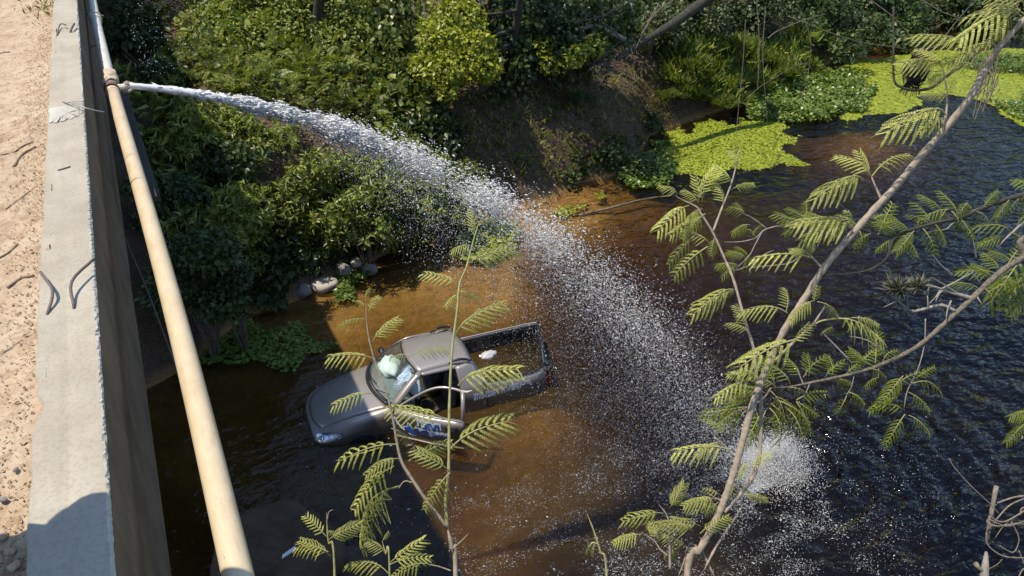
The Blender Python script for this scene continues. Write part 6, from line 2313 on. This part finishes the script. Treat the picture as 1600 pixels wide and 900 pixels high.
# ================================================================== rocks
def rock(name, c, r, mat, label, seed, cat="rock", group=None):
    bm = bmesh.new()
    bmesh.ops.create_icosphere(bm, subdivisions=3, radius=1)
    rnd_ = np.random.default_rng(seed)
    planes = unit(rnd_.normal(size=(9, 3)))
    for v in bm.verts:
        n = np.array(v.co.normalized())
        cut = min(1.0, *[.78 / max(.05, float(n @ q)) if n @ q > .05 else 9 for q in planes])
        w = cut * (1 + .10 * float(fbm(n[0] * 2 + seed, n[1] * 2 + n[2] * 1.3, 4)))
        v.co = Vector((n[0] * r[0] * w, n[1] * r[1] * w, n[2] * r[2] * w))
    o = obj(name, bm, mat, None, smooth=False)
    for p in o.data.polygons:
        p.use_smooth = True
    o.location = c
    o.rotation_euler = (0, 0, seed)
    return tag(o, label, cat, group)


M['rock_pale'] = mat_concrete("pale sandstone", (0.40, 0.33, 0.25), (0.56, 0.48, 0.38), (0.3, 0.22, 0.14), .4)
M['rock_grey'] = mat_concrete("greyish stone", (0.19, 0.165, 0.14), (0.30, 0.27, 0.235), (0.15, 0.12, 0.06), .5)
M['rock_dark'] = mat_concrete("dark damp rock", (0.055, 0.035, 0.021), (0.12, 0.08, 0.05), (0.035, 0.023, 0.013), .5)
ra = lambda u, v, z: tuple(at_level(u, v, z))
rock("rock", ra(506, 446, .07), (.33, .22, .16), M['rock_pale'], "large pale flat rock at the edge of the bridge shadow", 3, group="rocks at the waterline")
rock("rock", ra(474, 455, .08), (.20, .20, .16), M['rock_grey'], "grey rock left of the pale flat one, inside the bridge shadow", 5, group="rocks at the waterline")
rock("rock", ra(536, 424, .14), (.15, .22, .18), M['rock_grey'], "upright grey brown rock behind the yellowish water plants", 7, group="rocks at the waterline")
rock("rock", ra(577, 421, .10), (.18, .16, .16), M['rock_grey'], "rounded grey rock at the right end of the rock row", 9, group="rocks at the waterline")
rock("rock", ra(557, 411, .18), (.17, .15, .12), M['rock_pale'], "yellowish tilted rock in the middle of the rock row", 11, group="rocks at the waterline")
rock("rock", ra(552, 426, .06), (.15, .12, .09), M['rock_dark'], "dark low stone between the grey rocks", 13, group="rocks at the waterline")
rock("boulder", ra(425, 880, .05), (1.0, .95, .42), M['rock_dark'], "big dark boulder in the bridge shadow at the bottom beside the pipe", 4, cat="boulder")
rock("boulder", ra(560, 905, -.22), (.55, .6, .3), M['rock_dark'], "half drowned dark boulder at the bottom edge under the feathery shoots", 6, cat="boulder")
bl = at_level(452, 866, .50)
o = Geo().grid([[(bl[0] - .10, bl[1] - .03, bl[2]), (bl[0] - .08, bl[1] + .02, bl[2] + .01)], [(bl[0], bl[1] - .015, bl[2] + .02), (bl[0] + .01, bl[1] + .05, bl[2] + .02)], [(bl[0] + .10, bl[1] + .05, bl[2] + .01), (bl[0] + .09, bl[1] + .08, bl[2] + .02)]]).build("paper_scrap", M['decal_white'], None, smooth=True, thick=.004)
tag(o, "torn white scrap lying on the big dark boulder", "scrap")

# ================================================================== litter and tufts on the road
rng = np.random.default_rng(51)


def road_z(x, y):
    i = min(max(np.searchsorted(rx, x), 1), len(rx) - 1)
    j = min(max(np.searchsorted(ry, y), 1), len(ry) - 1)
    return float(RZ[j, i])


def scatter_road(n, pick):
    q = np.array([pick() for _ in range(n)])
    return np.column_stack([q, [road_z(a, b) + .004 for a, b in q]])


pk = lambda: (KX0 - abs(rng.normal()) * .09 - .005, rng.uniform(1.2, 11))
P = scatter_road(2300, pk)
a = rng.uniform(0, 2 * PI, len(P))
L = rng.uniform(.004, .020, len(P))
M['road_litter'] = leaf_mat("bleached leaf bits", (0.24, 0.16, 0.09), (0.36, 0.26, 0.155), (0.5, 0.39, 0.26), .9, .15, .2)
v, f = leaves(P, np.column_stack([np.cos(a), np.sin(a), rng.uniform(0, .4, len(P))]), unit(np.column_stack([rng.normal(size=(len(P), 2)) * .5, np.ones(len(P))])), L, L * rng.uniform(.2, .8, len(P)), .2, .2)
tag(obj("leaf_litter", np_mesh("leaf_litter", v, f), M['road_litter']), "dry leaf bits and straw gathered along the inside of the kerb", "leaf litter", None, "stuff")
P = scatter_road(1500, lambda: (KX0 - abs(rng.normal()) * .14, rng.uniform(1.2, 11)))
v, f = droplets(P, rng.normal(size=(len(P), 3)), rng.uniform(.001, .0042, len(P)), np.full(len(P), 1.2))
tag(obj("pebbles", np_mesh("pebbles", v, f), plain("small clods of earth", (0.30, 0.19, 0.11), .95, vary=.5, scale=50)), "pebbles and clods of earth along the road edge", "pebbles", None, "stuff")


M['road_twig'] = plain("weathered road twig", (0.24, 0.17, 0.11), .9, vary=.4, scale=40)


def rp(u, v, h=.012):
    p = at_level(u, v, KZ - .06)
    return np.array([p[0], p[1], road_z(p[0], p[1]) + h])


for k, (pts, r, lab) in enumerate((([(0, 240), (20, 234), (33, 226), (52, 222)], .009, "long bent dry twig on the road dirt"), ([(20, 258), (35, 240), (56, 230)], .016, "thick split piece of bark on the road dirt"),
                                   ([(0, 83), (8, 80), (14, 81)], .016, "short dark stick at the far left of the road"), ([(0, 405), (14, 398), (28, 383)], .010, "brown twig on the dirt beside the bent bars"),
                                   ([(12, 452), (34, 441), (56, 438)], .012, "dark twig lying against the kerb"), ([(0, 560), (20, 548), (34, 541)], .004, "thin pale straw on the dirt"), ([(10, 330), (35, 312), (58, 300)], .006, "thin twig on the upper dirt by the kerb"))):
    o = Geo().tube(catmull([rp(*q, .004) for q in pts], 9), r * .5, 6).build("twig", M['road_twig'] if k != 5 else M['bark_pale'], None, smooth=True)
    tag(o, lab, "twig", "twigs on the road")
for k, (u, v, s, lab) in enumerate(((10, 790, .035, "grey pebble in the dirt low beside the kerb"), (30, 745, .028, "small grey stone in the dirt under the kerb's bite"), (8, 845, .05, "brown clod at the bottom left corner"), (22, 872, .045, "clod of earth beside the shadow on the kerb"), (28, 895, .05, "dark clod at the bottom edge by the kerb"))):
    p = rp(u, v, .01)
    rock("clod", tuple(p), (s * .32, s * .4, s * .24), M['rock_grey'] if k < 2 else M['sand'], lab, 20 + k, cat="clod" if k > 1 else "stone", group="clods and stones on the road")
n = 130
c = rp(76, 6, .0)
P = np.column_stack([c[0] + rng.normal(size=n) * .10, c[1] + rng.normal(size=n) * .45, np.full(n, KZ - .06)])
P[:, 0] = np.minimum(P[:, 0], KX0 - .01)
L = rng.uniform(.03, .10, n)
v, f = leaves(P, np.column_stack([rng.normal(size=(n, 2)) * .6, np.ones(n)]), unit(rng.normal(size=(n, 3))), L, L * .07, .1, .4)
tag(obj("grass_tuft", np_mesh("grass_tuft", v, f), M['herb']), "yellowish grass tuft at the far end of the road beside the kerb", "grass", None, "stuff")

# ================================================================== unseen person added on the road to cast the kerb shadow
def person(loc):
    o = empty("person", loc, "unseen person added to shade the kerb, in a cap and dark shirt, both arms forward", "person")
    M['cloth_dark'] = plain("dark shirt cloth", (0.05, 0.06, 0.09), .9, vary=.2)
    M['cloth_blue'] = plain("worn blue trousers", (0.06, 0.08, 0.14), .9, vary=.25)
    M['skin'] = plain("skin", (0.36, 0.22, 0.15), .6, vary=.08)
    J = {}
    V, E, R = [], [], []

    def j(n, p, r, par=None):
        J[n] = len(V)
        V.append(p)
        R.append(r)
        if par:
            E.append((J[par], J[n]))
    j('hip', (0, 0, .95), (.15, .12))
    j('waist', (0, 0, 1.08), (.145, .11), 'hip')
    j('chest', (.02, 0, 1.30), (.17, .13), 'waist')
    j('neck', (.03, 0, 1.48), (.06, .06), 'chest')
    j('jaw', (.05, 0, 1.56), (.068, .075), 'neck')
    j('skull', (.04, 0, 1.66), (.085, .095), 'jaw')
    j('crown', (.03, 0, 1.73), (.06, .065), 'skull')
    for s_, n in ((1, 'l'), (-1, 'r')):
        j(n + 'sh', (.02, s_ * .19, 1.41), (.062, .062), 'chest')
        j(n + 'el', (.16, s_ * .24, 1.20), (.045, .045), n + 'sh')
        j(n + 'wr', (.36, s_ * .12, 1.30), (.030, .030), n + 'el')
        j(n + 'palm', (.42, s_ * .09, 1.33), (.034, .022), n + 'wr')
        for q in range(4):
            b = (.455, s_ * (.085 + .0), 1.30 + .019 * q)
            j(n + 'k%d' % q, b, (.009, .009), n + 'palm')
            j(n + 't%d' % q, (.50, s_ * (.06 - .004 * q), 1.295 + .020 * q), (.008, .008), n + 'k%d' % q)
        j(n + 'th', (.45, s_ * .05, 1.36), (.010, .010), n + 'palm')
        j(n + 'hp', (0, s_ * .10, .88), (.095, .095), 'hip')
        j(n + 'kn', (.03, s_ * .11, .50), (.062, .062), n + 'hp')
        j(n + 'an', (-.01, s_ * .12, .09), (.042, .042), n + 'kn')
        j(n + 'toe', (.16, s_ * .14, .04), (.040, .035), n + 'an')
    me = bpy.data.meshes.new("body")
    me.from_pydata(V, E, [])
    body = obj("body", me, M['skin'], o)
    sk = body.modifiers.new("skin", 'SKIN')
    sk.use_smooth_shade = True
    for v_, r in zip(me.skin_vertices[0].data, R):
        v_.radius = r
    me.skin_vertices[0].data[0].use_root = True
    sd = body.modifiers.new("smooth", 'SUBSURF')
    sd.levels = sd.render_levels = 2
    rows = []
    for z, rx_, ry_ in ((.86, .19, .225), (1.0, .18, .215), (1.15, .17, .215), (1.3, .18, .23), (1.42, .165, .235), (1.48, .10, .14)):
        rows.append([(.015 + rx_ * math.cos(a), ry_ * math.sin(a), z) for a in np.linspace(0, 2 * PI, 21)[:-1]])
    Geo().grid(rows, closed=True).build("shirt", M['cloth_dark'], o, smooth=True)
    for s_ in (1, -1):
        Geo().tube([(.02, s_ * .17, 1.42), (.07, s_ * .21, 1.32), (.14, s_ * .235, 1.23)], [.105, .09, .070], 12).build("sleeve", M['cloth_dark'], o, smooth=True)
        Geo().tube([(0, s_ * .09, .93), (.01, s_ * .105, .7), (.03, s_ * .11, .5), (-.01, s_ * .12, .1)], [.125, .105, .085, .075], 14).build("trouser_leg", M['cloth_blue'], o, smooth=True)
        Geo().tube([(-.07, s_ * .12, .05), (.05, s_ * .13, .055), (.20, s_ * .145, .04)], [.05, .055, .04], 10).build("shoe", M['black'], o, smooth=True)
        Geo().tube([(.115, s_ * .032, 1.66), (.125, s_ * .032, 1.66)], .010, 8).build("eye", M['decal_white'], o, smooth=True)
        Geo().tube([(.03, s_ * .088, 1.60), (.02, s_ * .10, 1.64), (.03, s_ * .09, 1.68)], .012, 6).build("ear", M['skin'], o, smooth=True)
    Geo().tube([(.12, 0, 1.66), (.145, 0, 1.62), (.12, 0, 1.605)], [.010, .016, .010], 8).build("nose", M['skin'], o, smooth=True)
    Geo().tube([(.112, -.025, 1.575), (.12, 0, 1.572), (.112, .025, 1.575)], .006, 6).build("mouth", M['rust'], o, smooth=True)
    rows = []
    for t_ in np.linspace(0, 1, 6):
        r = .112 * math.cos(t_ * PI / 2 * .96)
        rows.append([(.03 + r * 1.05 * math.cos(a), r * .92 * math.sin(a), 1.69 + .09 * math.sin(t_ * PI / 2)) for a in np.linspace(0, 2 * PI, 21)[:-1]])
    Geo().grid(rows, closed=True).build("cap", M['cloth_blue'], o, smooth=True)
    Geo().grid([[(.10, -.08, 1.70), (.13, 0, 1.71), (.10, .08, 1.70)], [(.19, -.06, 1.685), (.22, 0, 1.69), (.19, .06, 1.685)]]).build("cap_peak", M['cloth_blue'], o, smooth=True, thick=.006)
    return o


pr = person((-.99, 1.93, road_z(-.99, 1.93)))
ph = Geo().box((-.99 + .47, 1.93, road_z(-.99, 1.93) + 1.33), (.010, .15, .075)).build("phone", M['black'], None, bevel=.004)
tag(ph, "black phone held in both hands of the unseen person added on the road", "phone")
